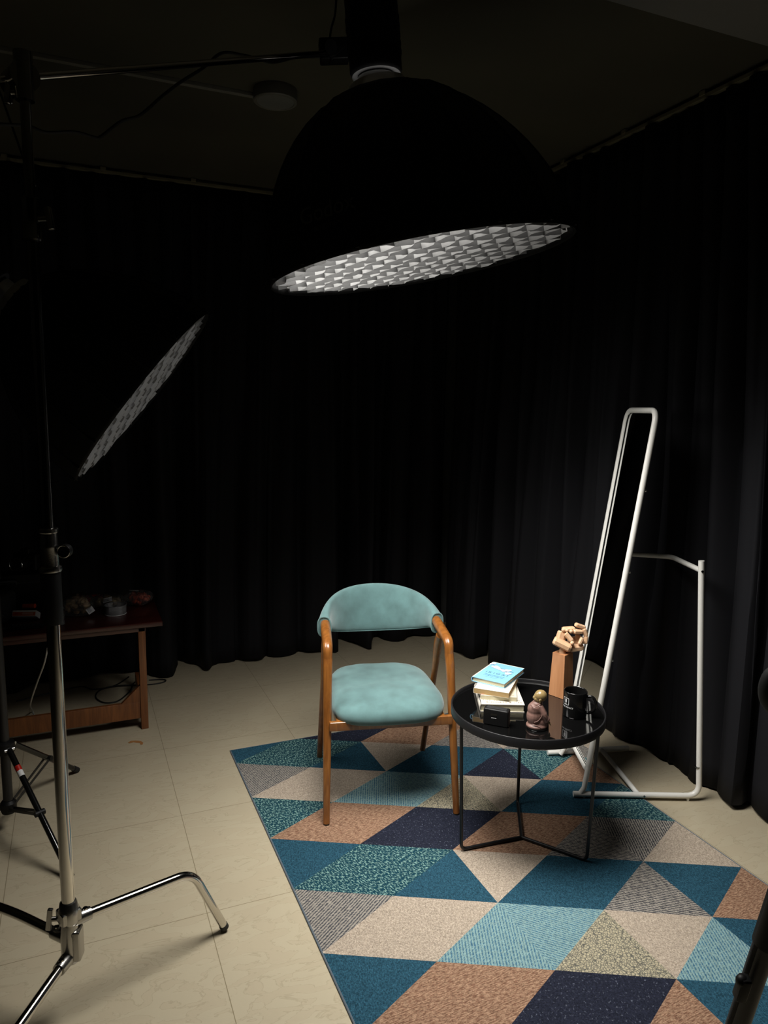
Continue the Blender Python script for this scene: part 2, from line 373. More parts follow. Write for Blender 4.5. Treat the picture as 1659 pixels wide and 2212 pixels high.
# ceiling lamp and conduit
c = bz(595, 222, 2.84); l = thing('ceiling_lamp', 'round unlit surface ceiling lamp at the end of the conduit', 'ceiling lamp', (c.x, c.y, 2.89))
bm = bmesh.new(); lathe(bm, [(0, 0), (.088, 0), (.09, -.004), (.09, -.046), (.086, -.05), (.078, -.05), (.076, -.047)], 48); link('lamp_body', bm, M['ceillamp'], l)
bm = bmesh.new(); lathe(bm, [(.0765, -.047), (.06, -.049), (0, -.049)], 48); link('diffuser', bm, M['lampdisc'], l)
a = bz(-60, 95, 2.882); b = bz(553, 207, 2.882); bm = bmesh.new(); beamseg(bm, a, b, .024, .016)
tag(link('cable_conduit', bm, M['conduit']), 'straight cable conduit running across the ceiling to the round lamp', 'conduit')

# ================================================================== RUG
UO = V((1.205, 2.766)); UU = V((.3005, -.157)); VVv = V((0, -.309))
def node(i, j): return UO + UU*i + VVv*(j-1)
def weave(name, base, fleck, sx, sy, rot, amt, soft=.08, kind='noise', var=.15):
    m, t, b = nt(name); tc = N(t, 'ShaderNodeTexCoord'); mp = N(t, 'ShaderNodeMapping')
    mp.vector_type = 'TEXTURE'; mp.inputs['Rotation'].default_value = (0, 0, math.radians(-rot)); mp.inputs['Scale'].default_value = (1/sx, 1/sy, 1)
    t.links.new(tc.outputs['Object'], mp.inputs['Vector'])
    if kind == 'noise':
        n = N(t, 'ShaderNodeTexNoise', Scale=1.0, Detail=2.0); fac = n.outputs['Fac']
    elif kind == 'rows':
        n = N(t, 'ShaderNodeTexWave', wave_type='BANDS', bands_direction='Y'); n.inputs['Scale'].default_value = 1; n.inputs['Distortion'].default_value = 1.2; n.inputs['Detail'].default_value = 3; n.inputs['Detail Scale'].default_value = 2.5
        m2 = N(t, 'ShaderNodeMapping'); m2.vector_type = 'TEXTURE'; m2.inputs['Rotation'].default_value = (0, 0, math.radians(-rot-38)); m2.inputs['Scale'].default_value = (1/60, 1/260, 1); t.links.new(tc.outputs['Object'], m2.inputs['Vector'])
        n3 = N(t, 'ShaderNodeTexNoise', Scale=1.0, Detail=1.0); t.links.new(m2.outputs['Vector'], n3.inputs['Vector'])
        ad = N(t, 'ShaderNodeMath', operation='MULTIPLY_ADD'); t.links.new(n3.outputs['Fac'], ad.inputs[0]); ad.inputs[1].default_value = 1.5
        su = N(t, 'ShaderNodeMath', operation='MULTIPLY_ADD'); t.links.new(n.outputs['Fac'], su.inputs[0]); su.inputs[1].default_value = .62; su.inputs[2].default_value = -.63
        t.links.new(su.outputs[0], ad.inputs[2]); fac = ad.outputs[0]
    elif kind == 'net':
        n = N(t, 'ShaderNodeTexVoronoi', feature='DISTANCE_TO_EDGE'); n.inputs['Scale'].default_value = 1; fac = n.outputs['Distance']
    t.links.new(mp.outputs['Vector'], n.inputs['Vector'])
    r = N(t, 'ShaderNodeValToRGB'); r.color_ramp.elements[0].position = max(0, amt-soft); r.color_ramp.elements[1].position = min(1, amt+soft)
    r.color_ramp.elements[0].color = sr(base); r.color_ramp.elements[1].color = sr(fleck)
    t.links.new(fac, r.inputs['Fac'])
    n2 = N(t, 'ShaderNodeTexNoise', Scale=260.0, Detail=2.0); t.links.new(tc.outputs['Object'], n2.inputs['Vector'])
    mr = N(t, 'ShaderNodeMapRange'); mr.inputs['From Min'].default_value = .3; mr.inputs['From Max'].default_value = .7; mr.inputs['To Min'].default_value = 1-var*1.6; mr.inputs['To Max'].default_value = 1+var*1.6
    t.links.new(n2.outputs['Fac'], mr.inputs['Value'])
    mx = N(t, 'ShaderNodeMix', data_type='RGBA', blend_type='MULTIPLY'); mx.inputs['Factor'].default_value = 1
    t.links.new(r.outputs['Color'], mx.inputs[6]); t.links.new(mr.outputs['Result'], mx.inputs[7]); t.links.new(mx.outputs[2], b.inputs['Base Color'])
    b.inputs['Roughness'].default_value = .9; b.inputs['Specular IOR Level'].default_value = .1
    bp = N(t, 'ShaderNodeBump', Strength=.35, Distance=.0015); t.links.new(fac, bp.inputs['Height']); t.links.new(bp.outputs['Normal'], b.inputs['Normal'])
    return m
RM = [weave('rug_teal', '1c3b4b', '2f5668', 260, 90, 10, .5, .2, var=.28),
      weave('rug_beige', '998c7c', 'b5a797', 300, 120, 0, .5, .16, var=.2),
      weave('rug_navy', '222532', '5f6472', 170, 120, 25, .67, .06, var=.3),
      weave('rug_brown', '735443', 'a3846c', 60, 300, -3, .5, .12, var=.2),
      weave('rug_tealweave', '143a47', '7a9c95', 230, 90, -25, .56, .06),
      weave('rug_grey_rows', '45464a', '958f86', 1, 34, -37, .36, .16, 'rows'),
      weave('rug_light_teal_rows', '41687f', '7f9c9c', 1, 34, -67, .28, .18, 'rows'),
      weave('rug_net', '5a5a54', 'aba289', 120, 120, 0, .085, .06, 'net'),
      weave('rug_grey_rows_slanted', '3c3d42', '958f86', 1, 34, 36, .38, .16, 'rows'),
      weave('rug_light_teal_rows_slanted', '41687f', '7f9c9c', 1, 34, 46, .28, .18, 'rows'),
      weave('rug_grey_rows_upright', '3c3d42', '958f86', 1, 34, -64, .38, .16, 'rows')]
T, BE, NA, BR, TW, GR, LT, NE, GB, LB, GC = range(11)
CT = {  # (i,j): (upper triangle, lower triangle)
 (-3, -1): (T, T), (-2, -1): (NA, NA), (-1, -1): (T, NA), (0, -1): (NA, BR), (1, -1): (BR, GB), (2, -1): (BE, GB), (3, -1): (TW, TW),
 (-3, 0): (T, T), (-2, 0): (T, TW), (-1, 0): (TW, T), (0, 0): (BE, T), (1, 0): (T, NA), (2, 0): (TW, BR), (3, 0): (BR, T),
 (-2, 1): (GR, BE), (-1, 1): (BE, LT), (0, 1): (LB, NE), (1, 1): (BE, T), (2, 1): (T, TW),
 (-2, 2): (TW, BR), (-1, 2): (BR, NA), (0, 2): (NA, BR), (1, 2): (BR, GB), (2, 2): (GC, BE),
 (-2, 3): (T, TW), (-1, 3): (TW, T), (0, 3): (BE, T), (1, 3): (T, GB), (2, 3): (T, BR),
 (-2, 4): (GR, BE), (-1, 4): (BE, LT), (0, 4): (LB, NE), (1, 4): (BE, LT), (2, 4): (T, LT),
 (-2, 5): (T, BR), (-1, 5): (BR, NA), (0, 5): (NA, BR), (1, 5): (T, T), (2, 5): (T, BE),
 (-2, 6): (TW, T), (-1, 6): (T, BE), (0, 6): (BE, GR), (1, 6): (GR, NA), (2, 6): (NA, BR)}
CT2 = {(0, -2): (T, T), (1, -2): (T, T), (2, -2): (NA, NA), (3, -2): (T, GR), (-1, -2): (T, T)}
X0, X1, Y0, Y1 = .607, 2.108, .93, 3.213
def clip(poly):
    def cl(P, ax, val, keep):
        out = []
        for i in range(len(P)):
            a, b = P[i-1], P[i]; ia = (a[ax]-val)*keep >= 0; ib = (b[ax]-val)*keep >= 0
            if ia != ib:
                t = (val-a[ax])/(b[ax]-a[ax]); out.append((a[0]+(b[0]-a[0])*t, a[1]+(b[1]-a[1])*t))
            if ib: out.append(b)
        return out
    for ax, v, k in ((0, X0, 1), (0, X1, -1), (1, Y0, 1), (1, Y1, -1)):
        poly = cl(poly, ax, v, k)
        if len(poly) < 3: return None
    return poly
rug = thing('area_rug', 'rug with teal, beige, brown and navy triangles under the chair and table', 'rug', ((X0+X1)/2, (Y0+Y1)/2, 0))
bm = bmesh.new(); ox, oy = rug.location.x, rug.location.y; RZ = .006
for i in range(-4, 6):
    for j in range(-4, 10):
        ta, tb = CT.get((i, j), CT2.get((i, j), ((T, BE) if (i+j) % 2 else (NA, TW))))
        for tri, mi in (((node(i, j), node(i+1, j), node(i, j+1)), ta), ((node(i+1, j), node(i+1, j+1), node(i, j+1)), tb)):
            P = clip([(p.x, p.y) for p in tri])
            if not P: continue
            try:
                f = bm.faces.new([bm.verts.new((p[0]-ox, p[1]-oy, RZ)) for p in P]); f.material_index = mi
                if f.calc_area() < 1e-7: bm.faces.remove(f)
            except Exception: pass
bm.normal_update()
for f in bm.faces:
    if f.normal.z < 0: f.normal_flip()
link('pile', bm, None, rug, smooth=0, mats=RM)
bm = bmesh.new(); box(bm, (0, 0, .0028), (X1-X0, Y1-Y0, .0056)); link('backing', bm, M['rubber'], rug, smooth=0)
bm = bmesh.new(); hx, hy = (X1-X0)/2, (Y1-Y0)/2
tube(bm, [(-hx, -hy, .0035), (hx, -hy, .0035), (hx, hy, .0035), (-hx, hy, .0035)], .0038, 8, closed=True)
link('binding', bm, mat('rug_binding', '5d6770', .9, bump=.5, bscale=300), rug)

# ================================================================== CHAIR
ch = thing('armchair', 'wooden chair with teal velvet seat and curved backrest on the rug', 'chair', (1.144, 2.677, RZ), math.radians(-13.5))
for s in (-1, 1):
    FT = V((s*.258, -.272, 0)); BD = V((s*.243, -.150, .655)); AE = V((s*.236, .06, .70))
    bm = bmesh.new(); pts = [FT.lerp(BD, k/8) for k in range(8)]; tube(bm, [V((FT.x, FT.y, .004))]+pts[1:]+[BD-V((0, 0, .035))], [.0125+.0055*k/8 for k in range(9)], 14, flat=1.05, upv=V((0, 1, 0))); link('leg', bm, M['chairwood'], ch)
    bm = bmesh.new(); cyl(bm, (FT.x, FT.y, 0), (FT.x, FT.y, .006), .012); link('foot_glide', bm, M['rubber'], ch)
    # armrest: curves from the top of the front leg back into the upholstery
    bm = bmesh.new(); pth = smooth_path([BD-V((0, 0, .035)), BD+V((0, .006, .012)), BD.lerp(AE, .5)+V((0, 0, .004)), AE, V((s*.230, .125, .705))], .045)
    n = len(pth); tube(bm, pth, [.018+.003*math.sin(PI*k/n) for k in range(n)], 16, flat=1.0, upv=V((s, 0, 0))); link('armrest', bm, M['chairwood'], ch)
    BF = V((s*.242, .277, 0)); JT = V((s*.238, -.02, .655))
    bm = bmesh.new(); pth = smooth_path([V((BF.x, BF.y, .004)), V((s*.240, .055, .50)), V((s*.238, .02, .60)), JT], .06)
    n = len(pth); tube(bm, pth, [.0125+.006*min(1, k/(n-1)*1.2) for k in range(n)], 14, upv=V((0, 1, 0))); link('leg', bm, M['chairwood'], ch)
    bm = bmesh.new(); cyl(bm, (BF.x, BF.y, 0), (BF.x, BF.y, .006), .012); link('foot_glide', bm, M['rubber'], ch)
    bm = bmesh.new(); beamseg(bm, (s*.206, -.225, .374), (s*.202, .11, .378), .02, .036, bev=.004); link('side_rail', bm, M['chairwood'], ch)
bm = bmesh.new(); beamseg(bm, (-.243, -.222, .374), (.243, -.222, .374), .02, .036, bev=.004); link('front_rail', bm, M['chairwood'], ch)
bm = bmesh.new(); beamseg(bm, (-.235, .12, .385), (.235, .12, .385), .02, .036, bev=.004); link('back_rail', bm, M['chairwood'], ch)
def seat_pt(a, k, z):
    ca, sa = math.cos(a), math.sin(a); e = .48
    x = math.copysign(abs(ca)**e, ca); y = math.copysign(abs(sa)**e, sa)
    yy = y*.238; yy -= .016*(1-x*x)*(1 if sa < 0 else 0); wdt = .243 - .030*((yy+.24)/.48) + .004*math.cos(3*x)
    return V((x*wdt*k, -.012 + yy*k, z))
bm = bmesh.new(); rings = []; NS = 64
prof = [(.80, .394), (.93, .397), (.985, .409), (1.0, .428), (.985, .447), (.94, .459), (.85, .466), (.7, .470), (.5, .471), (.28, .470), (.1, .469)]
for k, z in prof:
    r_ = []
    for i in range(NS):
        p = seat_pt(2*PI*i/NS, k, z); p.z += -.020*max(0, -p.y-.12)/.12*1.0 - .014*(abs(p.x)/.23)**3*(1 if z > .44 else .4)
        if z > .46: p.z += .004*noise.noise(p*14)
        r_.append(bm.verts.new(p))
    rings.append(r_)
for A, B in zip(rings, rings[1:]):
    for i in range(NS): bm.faces.new((A[i], A[(i+1) % NS], B[(i+1) % NS], B[i]))
bm.faces.new(rings[0][::-1]); bm.faces.new(rings[-1])
link('seat', bm, M['velvet'], ch, smooth=60)
# backrest: loft of closed sections along a curved plan line
def back_sec(u):
    a = u*1.40
    x = .240*math.sin(a)/math.sin(1.40); y = .050 + (.262-.050)*(math.cos(a)-math.cos(1.40))/(1-math.cos(1.40))
    top = .728 + .082*(1-abs(u)**2.3); bot = .603 + .072*abs(u)**2 - .03*(max(0, abs(u)-.82)/.18)**2
    tang = V((math.cos(a)*.252, -math.sin(a)*.2, 0)).normalized(); nr = V((-tang.y, tang.x, 0))
    return V((x, y, (top+bot)/2)), (top-bot)/2, .017+.010*abs(u)**4, nr, tang
bm = bmesh.new(); rings = []; NU, NV = 56, 28
for i in range(NU+1):
    u = -1+2*i/NU; c, hh, th, nr, tg = back_sec(u)
    if nr.y < 0: nr = -nr
    r_ = []
    for k in range(NV):
        b = 2*PI*k/NV; sv = math.sin(b); cv = math.cos(b)
        zz = math.copysign(abs(sv)**.8, sv)*hh; nn = math.copysign(abs(cv)**.7, cv)*th
        p = c+nr*(nn+.16*zz*(1-abs(u)**3)) + V((0, 0, zz)); r_.append(bm.verts.new(p))
    rings.append(r_)
for A, B in zip(rings, rings[1:]):
    for k in range(NV): bm.faces.new((A[k], A[(k+1) % NV], B[(k+1) % NV], B[k]))
bm.faces.new(rings[0][::-1]); bm.faces.new(rings[-1])
bk = link('backrest', bm, M['velvet'], ch, smooth=60)
for end in (-1, 1):
    c, hh, th, nr, tg = back_sec(end); bm = bmesh.new()
    pts = [c + nr*(math.copysign(abs(math.cos(b))**.7, math.cos(b))*th) + V((0, 0, math.copysign(abs(math.sin(b))**.8, math.sin(b))*hh)) for b in [2*PI*k/32 for k in range(32)]]
    tube(bm, pts, .0035, 6, closed=True); link('piping', bm, M['velvet'], bk)
bm = bmesh.new(); pts = []
for i in range(NU+1):
    u = -1+2*i/NU; c, hh, th, nr, tg = back_sec(u)
    if nr.y < 0: nr = -nr
    pts.append(c+nr*(-.16*hh*(1-abs(u)**3)-.004)-V((0, 0, hh)))
tube(bm, pts, .0028, 6); link('piping', bm, M['velvet'], bk)

# ================================================================== SIDE TABLE
TZ = .52
tb = thing('side_table', 'round black metal side table with a glossy top beside the chair', 'table', (1.476, 2.111, RZ))
def TL(p): return V((p[0]-1.476, p[1]-2.111, p[2]-RZ))
bm = bmesh.new(); lathe(bm, [(.2745, -.034), (.2762, -.033), (.2762, -.001), (.2752, 0), (.2715, 0), (.2705, -.001), (.2705, -.012), (.2705, -.030), (.2715, -.034), (.2745, -.034)], 96, Matrix.Translation((0, 0, .530-RZ))); link('rim', bm, M['blackmetal'], tb, smooth=50)
bm = bmesh.new(); lathe(bm, [(0, 0), (.2702, 0), (.2704, -.001), (.2704, -.005), (0, -.005)], 96, Matrix.Translation((0, 0, TZ-RZ))); link('tabletop', bm, M['tableglass'], tb, smooth=40)
for i, an in enumerate((176, -56, 60)):
    a = math.radians(an); d = V((math.cos(a), math.sin(a), 0)); bm = bmesh.new()
    p = smooth_path([d*.262+V((0, 0, .492)), d*.247+V((0, 0, .0075)), V((0, 0, .0075))], .022, 8)
    tube(bm, p, .0062, 12); link('leg', bm, M['blackmetal'], tb)

# ================================================================== MIRROR STAND
P0 = V((1.884, 2.264, 0)); d = V((.9176, -.3976, 0)); nn = V((.3976, .9176, 0)); SEP = .347; Q0 = P0+nn*SEP
def lean(z): return .005+.1275*(z-.1)
def MF(side, z, off=0): return P0+nn*(SEP*side)+d*(lean(z)+off)+V((0, 0, z))
ms = thing('standing_mirror', 'white tube framed standing mirror leaning in front of the right curtain', 'mirror', (P0.x, P0.y, 0))
def ML(p): return p-V((P0.x, P0.y, 0))
R_ = .0115
bm = bmesh.new(); loop = [MF(0, .125), MF(0, 1.60), MF(1, 1.60), MF(1, .125)]
lp = []
for i in range(4):
    a, b, c = loop[i-1], loop[i], loop[(i+1) % 4]; rad = .055 if i in (1, 2) else .03
    p = b+(a-b).normalized()*rad; q = b+(c-b).normalized()*rad
    for k in range(8): t = k/7; lp.append(ML(p*(1-t)**2+b*2*t*(1-t)+q*t*t))
tube(bm, lp, R_, 16, closed=True); link('mirror_frame', bm, M['white'], ms)
bm = bmesh.new(); gk = []
ctr_ = ML((MF(0, .86)+MF(1, .86))/2)
for p in lp:
    q = ctr_-p; sg = 1 if q.dot(nn) > 0 else -1; sz_ = 1 if q.z > 0 else -1
    edge = abs(q.z) < .68; side_ = abs(q.dot(nn)) > SEP/2-.02
    gk.append(p + nn*sg*(.0115 if side_ else .006) + V((0, 0, sz_*(.0115 if not side_ else .004 if not edge else 0))))
tube(bm, gk, .0017, 6, closed=True); link('pane_gap_line', bm, M['black'], ms)  # black loop added to draw the dark gap between frame and pane
# mirror pane with its rounded corners, inset in the frame
bm = bmesh.new(); tilt = V((d.x*.1275, d.y*.1275, 1)).normalized(); nrm = nn.cross(tilt).normalized()
if nrm.dot(d) > 0: nrm = -nrm
pane = []
cen = (MF(0, .86)+MF(1, .86))/2
W2, H2, rc = SEP/2-.002, (1.60-.125)/2/tilt.z-.002, .05
for sx, szz, a0 in ((1, -1, -90), (1, 1, 0), (-1, 1, 90), (-1, -1, 180)):
    for k in range(7):
        a = math.radians(a0+15*k); pane.append((sx*(W2-rc)+rc*math.cos(a), szz*(H2-rc)+rc*math.sin(a)))
cz = (.125+1.60)/2; cen = (MF(0, cz)+MF(1, cz))/2
fr_ = [bm.verts.new(ML(cen+nn*x+tilt*y-nrm*.002)) for x, y in pane]; bk_ = [bm.verts.new(ML(cen+nn*x+tilt*y-nrm*.006)) for x, y in pane]
bm.faces.new(fr_); bm.faces.new(bk_[::-1])
for i in range(len(pane)): bm.faces.new((fr_[i-1], fr_[i], bk_[i], bk_[i-1]))
bmesh.ops.recalc_face_normals(bm, faces=bm.faces); link('mirror_pane', bm, M['mirror'], ms, smooth=0)
bm = bmesh.new(); fr_ = [bm.verts.new(ML(cen+nn*x+tilt*y-nrm*.0065)) for x, y in pane]; bk_ = [bm.verts.new(ML(cen+nn*x+tilt*y-nrm*.010)) for x, y in pane]
bm.faces.new(fr_); bm.faces.new(bk_[::-1])
for i in range(len(pane)): bm.faces.new((fr_[i-1], fr_[i], bk_[i], bk_[i-1]))
bmesh.ops.recalc_face_normals(bm, faces=bm.faces); link('back_panel', bm, M['black'], ms, smooth=0)
for side in (0, 1):
    bm = bmesh.new(); a = MF(side, .022, -.012); b = MF(side, .15); tube(bm, [ML(a), ML(MF(side, .05)), ML(b)], R_*.92, 14); link('leg', bm, M['white'], ms)
zb = .0215
bm = bmesh.new(); pth = smooth_path([P0-d*.045+V((0, 0, zb)), P0+d*.475+V((0, 0, zb)), P0+d*.41+V((0, 0, 1.015))], .055, 10)
tube(bm, [ML(p) for p in pth], R_, 16); nb_ = link('base_tube', bm, M['white'], ms)
for s_ in (.0, .43):
    bm = bmesh.new(); p = P0+d*s_; cyl(bm, ML(V((p.x, p.y, .0))), ML(V((p.x, p.y, .012))), .006); link('foot', bm, M['white'], nb_)
bm = bmesh.new(); cyl(bm, ML(P0+d*.4595+V((0, 0, .149))), ML(P0+d*.4593+V((0, 0, .152))), R_+.0004); link('joint_ring', bm, M['darkchrome'], nb_)
F0 = V((1.96, 2.625, zb)); F1_ = V((2.345, 2.525, zb))
bm = bmesh.new(); tube(bm, [ML(F0), ML(F1_)], R_, 16); link('base_tube', bm, M['white'], ms)
bm = bmesh.new(); tube(bm, [ML(V((2.215, 2.56, zb))), ML(P0+d*.225+V((0, 0, zb)))], R_*.9, 14); link('cross_brace', bm, M['white'], ms)
bm = bmesh.new(); post = P0+d*.4125; pth = smooth_path([post+V((0, 0, .975)), V((2.375, 2.37, .97)), MF(1, .975, .008)], .03, 6)
tube(bm, [ML(p) for p in pth], R_*.92, 14); link('rear_arm', bm, M['white'], ms)
for p, r_ in ((post+V((-.006, -.011, .975)), .005), (P0+d*.245-nn*.0105+V((0, 0, zb)), .0045)):
    bm = bmesh.new(); cyl(bm, ML(p), ML(p-nn*.004), r_); link('screw', bm, M['darkchrome'], ms)
for z in (.60, .965, 1.29):
    bm = bmesh.new(); p = MF(0, z, .012); cyl(bm, ML(p), ML(p+d*.005), .005); link('screw', bm, M['silver'], ms)

# ================================================================== SOFTBOXES
def softbox(label, O, n, R, D, energy, spread, diff, logos, xh, skew=0):
    mt = frame(O, -n, xh)
    sb = thing('softbox', label, 'softbox', matrix=mt, group='grid fitted softboxes')
    NR, RN = 16, .085
    def pr(t): # t 0 rim..1 neck
        return RN + (R-RN)*(1-t)**.56 if t < 1 else RN
    def prof(t): r = RN+(R-RN)*(1-t**1.8)**.68; return r, D*t
    def surf(an, t, off=0):
        r, z = prof(t); fr = (an/(2*PI)*NR) % 1; scal = 1-.018*math.sin(PI*fr)*min(1, 4*t+.3)*(1 if t < .97 else 0)
        return V(((r*scal+off)*math.cos(an)-skew*t, (r*scal+off)*math.sin(an), z))
    bm = bmesh.new(); NA_ = NR*6; rows = []
    for j in range(25):
        t = j/24; rows.append([bm.verts.new(surf(2*PI*i/NA_, t)) for i in range(NA_)])
    for a, b in zip(rows, rows[1:]):
        for i in range(NA_): bm.faces.new((a[i], a[(i+1) % NA_], b[(i+1) % NA_], b[i]))
    # skirt lip
    sk = [bm.verts.new(V((R*1.0*math.cos(2*PI*i/NA_), R*math.sin(2*PI*i/NA_), -.012))) for i in range(NA_)]
    for i in range(NA_): bm.faces.new((sk[i], sk[(i+1) % NA_], rows[0][(i+1) % NA_], rows[0][i]))
    sh = link('shell', bm, M['softfab'], sb, smooth=50)
    md = sh.modifiers.new('s', 'SOLIDIFY'); md.thickness = .003; md.offset = -1
    for i in range(NR):
        an = 2*PI*i/NR; bm = bmesh.new(); tube(bm, [surf(an, k/12, .001) for k in range(13)], .0028, 6); link('rod', bm, M['black'], sb)
        bm = bmesh.new(); p = surf(an, 0, .002); box(bm, p+V((0, 0, .004)), (.012, .012, .022), Matrix.Rotation(an, 3, 'Z'), .003); link('rod_pocket', bm, M['softfab'], sb)
    # neck ring
    bm = bmesh.new(); lathe(bm, [(RN-.01, D-.012), (RN+.004, D-.010), (RN+.004, D+.004), (RN-.004, D+.022), (RN-.014, D+.022), (RN-.014, D-.012)], 40, Matrix.Translation((-skew, 0, 0))); link('speed_ring', bm, M['silver'], sb)
    # diffuser
    bm = bmesh.new(); lathe(bm, [(0, .050), (R*.93, .050)], 64); link('diffuser', bm, diff, sb, smooth=0)
    # honeycomb grid of fabric cells
    bm = bmesh.new(); cs = .064; g0, g1 = -.006, .040; k = int(R/cs)+1; rg = random.Random(5)
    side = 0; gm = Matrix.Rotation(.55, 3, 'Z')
    def wallstrip(pts):
        lo, hi = [], []
        for p in pts:
            w1 = .006*noise.noise(V((p[0]*40, p[1]*40, 1))); w2 = .006*noise.noise(V((p[0]*40, p[1]*40, 9)))
            lo.append(bm.verts.new((p[0]+w1, p[1]+w2, g0+.004*noise.noise(V((p[0]*30, p[1]*30, 3)))))); hi.append(bm.verts.new((p[0]-w1*.5, p[1], g1)))
        for i in range(len(pts)-1):
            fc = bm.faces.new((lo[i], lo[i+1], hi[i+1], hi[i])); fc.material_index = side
    RR = R*.962
    for i in range(-k, k+1):
        x = i*cs
        if abs(x) < RR:
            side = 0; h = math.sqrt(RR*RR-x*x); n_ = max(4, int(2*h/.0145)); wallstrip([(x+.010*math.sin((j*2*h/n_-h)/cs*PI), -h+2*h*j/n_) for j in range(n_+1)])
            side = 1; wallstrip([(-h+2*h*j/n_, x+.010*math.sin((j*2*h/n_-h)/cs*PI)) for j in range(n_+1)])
    bmesh.ops.transform(bm, matrix=gm.to_4x4(), verts=bm.verts); gr = link('fabric_grid', bm, None, sb, smooth=30, mats=[M['gridfab'], M['gridfab_shaded']])
    # printed logos that follow the shell
    for txt, size, an0, t0, flip in logos:
        tbm = text_bm(txt, size)
        bmesh.ops.triangulate(tbm, faces=tbm.faces); bmesh.ops.subdivide_edges(tbm, edges=[e for e in tbm.edges if e.calc_length() > .01], cuts=1)
        for v in tbm.verts:
            t = t0 + flip*v.co.y/D; r, z = prof(t); v.co = surf(an0 + flip*v.co.x/r, t, .0025)
        link('logo', tbm, M['logo'], sh, smooth=0)
    ld = bpy.data.lights.new('softbox_light', 'AREA'); ld.shape = 'DISK'; ld.size = 2*(R-.02); ld.energy = energy; ld.spread = math.radians(spread); ld.color = (1, .97, .925)
    lo = bpy.data.objects.new('softbox_light', ld); col.objects.link(lo); lo.parent = sb; lo.location = (0, 0, -.012)
    return sb, mt
def studio_head(label, mt, D, length, rad, neck):
    h = thing('studio_light', label, 'studio light', matrix=mt)
    z0 = D+.024; bm = bmesh.new(); lathe(bm, [(0, z0), (rad*.62, z0), (rad*.62, z0+neck), (rad*.93, z0+neck), (rad, z0+neck+.01), (rad, z0+neck+length), (rad*.9, z0+neck+length+.012), (0, z0+neck+length+.012)], 48); link('housing', bm, M['black'], h)
    for k in range(5):
        bm = bmesh.new(); z = z0+neck+.05+.022*k; lathe(bm, [(rad-.001, z), (rad+.0022, z+.001), (rad+.0022, z+.009), (rad-.001, z+.010)], 48); link('cooling_rib', bm, M['black'], h)
    bm = bmesh.new(); lathe(bm, [(rad*.64, z0+.002), (rad*.72, z0+.004), (rad*.72, z0+neck*.8), (rad*.64, z0+neck*.8)], 40); link('mount_ring', bm, M['silver'], h)
    return h
T1 = 2.15; O1 = at(908, 562, T1); a_, b_2 = .185, .035
n1 = (LAT*a_+DEP*b_2-ZZ).normalized()
sb1, mt1 = softbox('large round black softbox with a white lit grid hanging over the chair', O1, n1, .447, .47, KEY_W, KEY_SPREAD, M['diff'],
                   [('Godox', .060, math.radians(-122), .22, 1), ('PROFESSIONAL', .013, math.radians(-122), .14, 1)], LAT, .045)
h1 = studio_head('black cylindrical studio light above the hanging softbox at the top edge', mt1 @ Matrix.Translation((-.047, 0, .47)) @ Matrix.Rotation(.09, 4, 'Y') @ Matrix.Translation((0, 0, -.47)), .47, .42, .074, .02)
T2 = 2.60; O2 = at(306, 854, T2); n2 = (LAT*.77+DEP*.165-ZZ*.61).normalized()
sb2, mt2 = softbox('smaller black softbox with a dim grey grid tilted at the left of the room', O2, n2, .375, .50, SIDE_W, SIDE_SPREAD, M['diffside'],
                   [('Godox', .07, math.radians(-80), .3, -1)], DEP)
h2 = studio_head('black studio light behind the tilted softbox at the left edge', mt2, .50, .30, .065, .05)

# ================================================================== C-STAND
px_, py_ = -.067, 1.9
cs_ = thing('light_stand', 'chrome turtle base light stand holding the boom at the left', 'light stand', (px_, py_, 0), group=None)
def PL(z, r=0, a=0): return V((r*math.cos(a), r*math.sin(a), z))
bm = bmesh.new(); cyl(bm, PL(.30), PL(1.09), .0165, 28); link('lower_tube', bm, M['chrome'], cs_)
bm = bmesh.new(); lathe(bm, [(0, 1.065), (.022, 1.065), (.0235, 1.075), (.0235, 1.195), (.021, 1.2), (0, 1.2)], 32); link('black_sleeve', bm, M['black'], cs_)
bm = bmesh.new(); lathe(bm, [(0, 1.196), (.026, 1.196), (.0275, 1.201), (.026, 1.207), (.021, 1.210), (.0205, 1.255), (.0215, 1.258), (.0205, 1.262), (.0195, 1.29), (.0225, 1.293), (.0225, 1.300), (.018, 1.303), (0, 1.303)], 40); link('collar', bm, M['steel'], cs_)
bm = bmesh.new(); cyl(bm, PL(1.30), PL(1.975), .0135, 28); link('middle_tube', bm, M['darkchrome'], cs_)
bm = bmesh.new(); lathe(bm, [(0, 1.962), (.021, 1.962), (.0225, 1.966), (.0205, 1.971), (.019, 2.04), (.0215, 2.046), (.0215, 2.053), (.017, 2.056), (0, 2.056)], 40); link('collar', bm, M['darkchrome'], cs_)
bm = bmesh.new(); cyl(bm, PL(2.05), PL(2.33), .0115, 24); link('upper_tube', bm, M['darkchrome'], cs_)
def tknob(parent, p, dirn, L=.035, w=.055):
    dirn = V(dirn).normalized(); bm = bmesh.new(); cyl(bm, p, p+dirn*L, .006, 14); sd = dirn.cross(ZZ).normalized()
    up = sd.cross(dirn); e = p+dirn*(L+.006)
    beamseg(bm, e-up*w/2+dirn*.004, e+up*w/2-dirn*.004, .012, .014, dirn, .004); return link('locking_knob', bm, M['steel'], parent)
bm = bmesh.new(); kp = LAT*.038+V((0, 0, 1.247)); cyl(bm, LAT*.018+V((0, 0, 1.247)), kp, .007, 14); cyl(bm, kp+DEP*.008, kp-DEP*.008, .016, 28); kb = link('locking_knob', bm, M['black'], cs_)
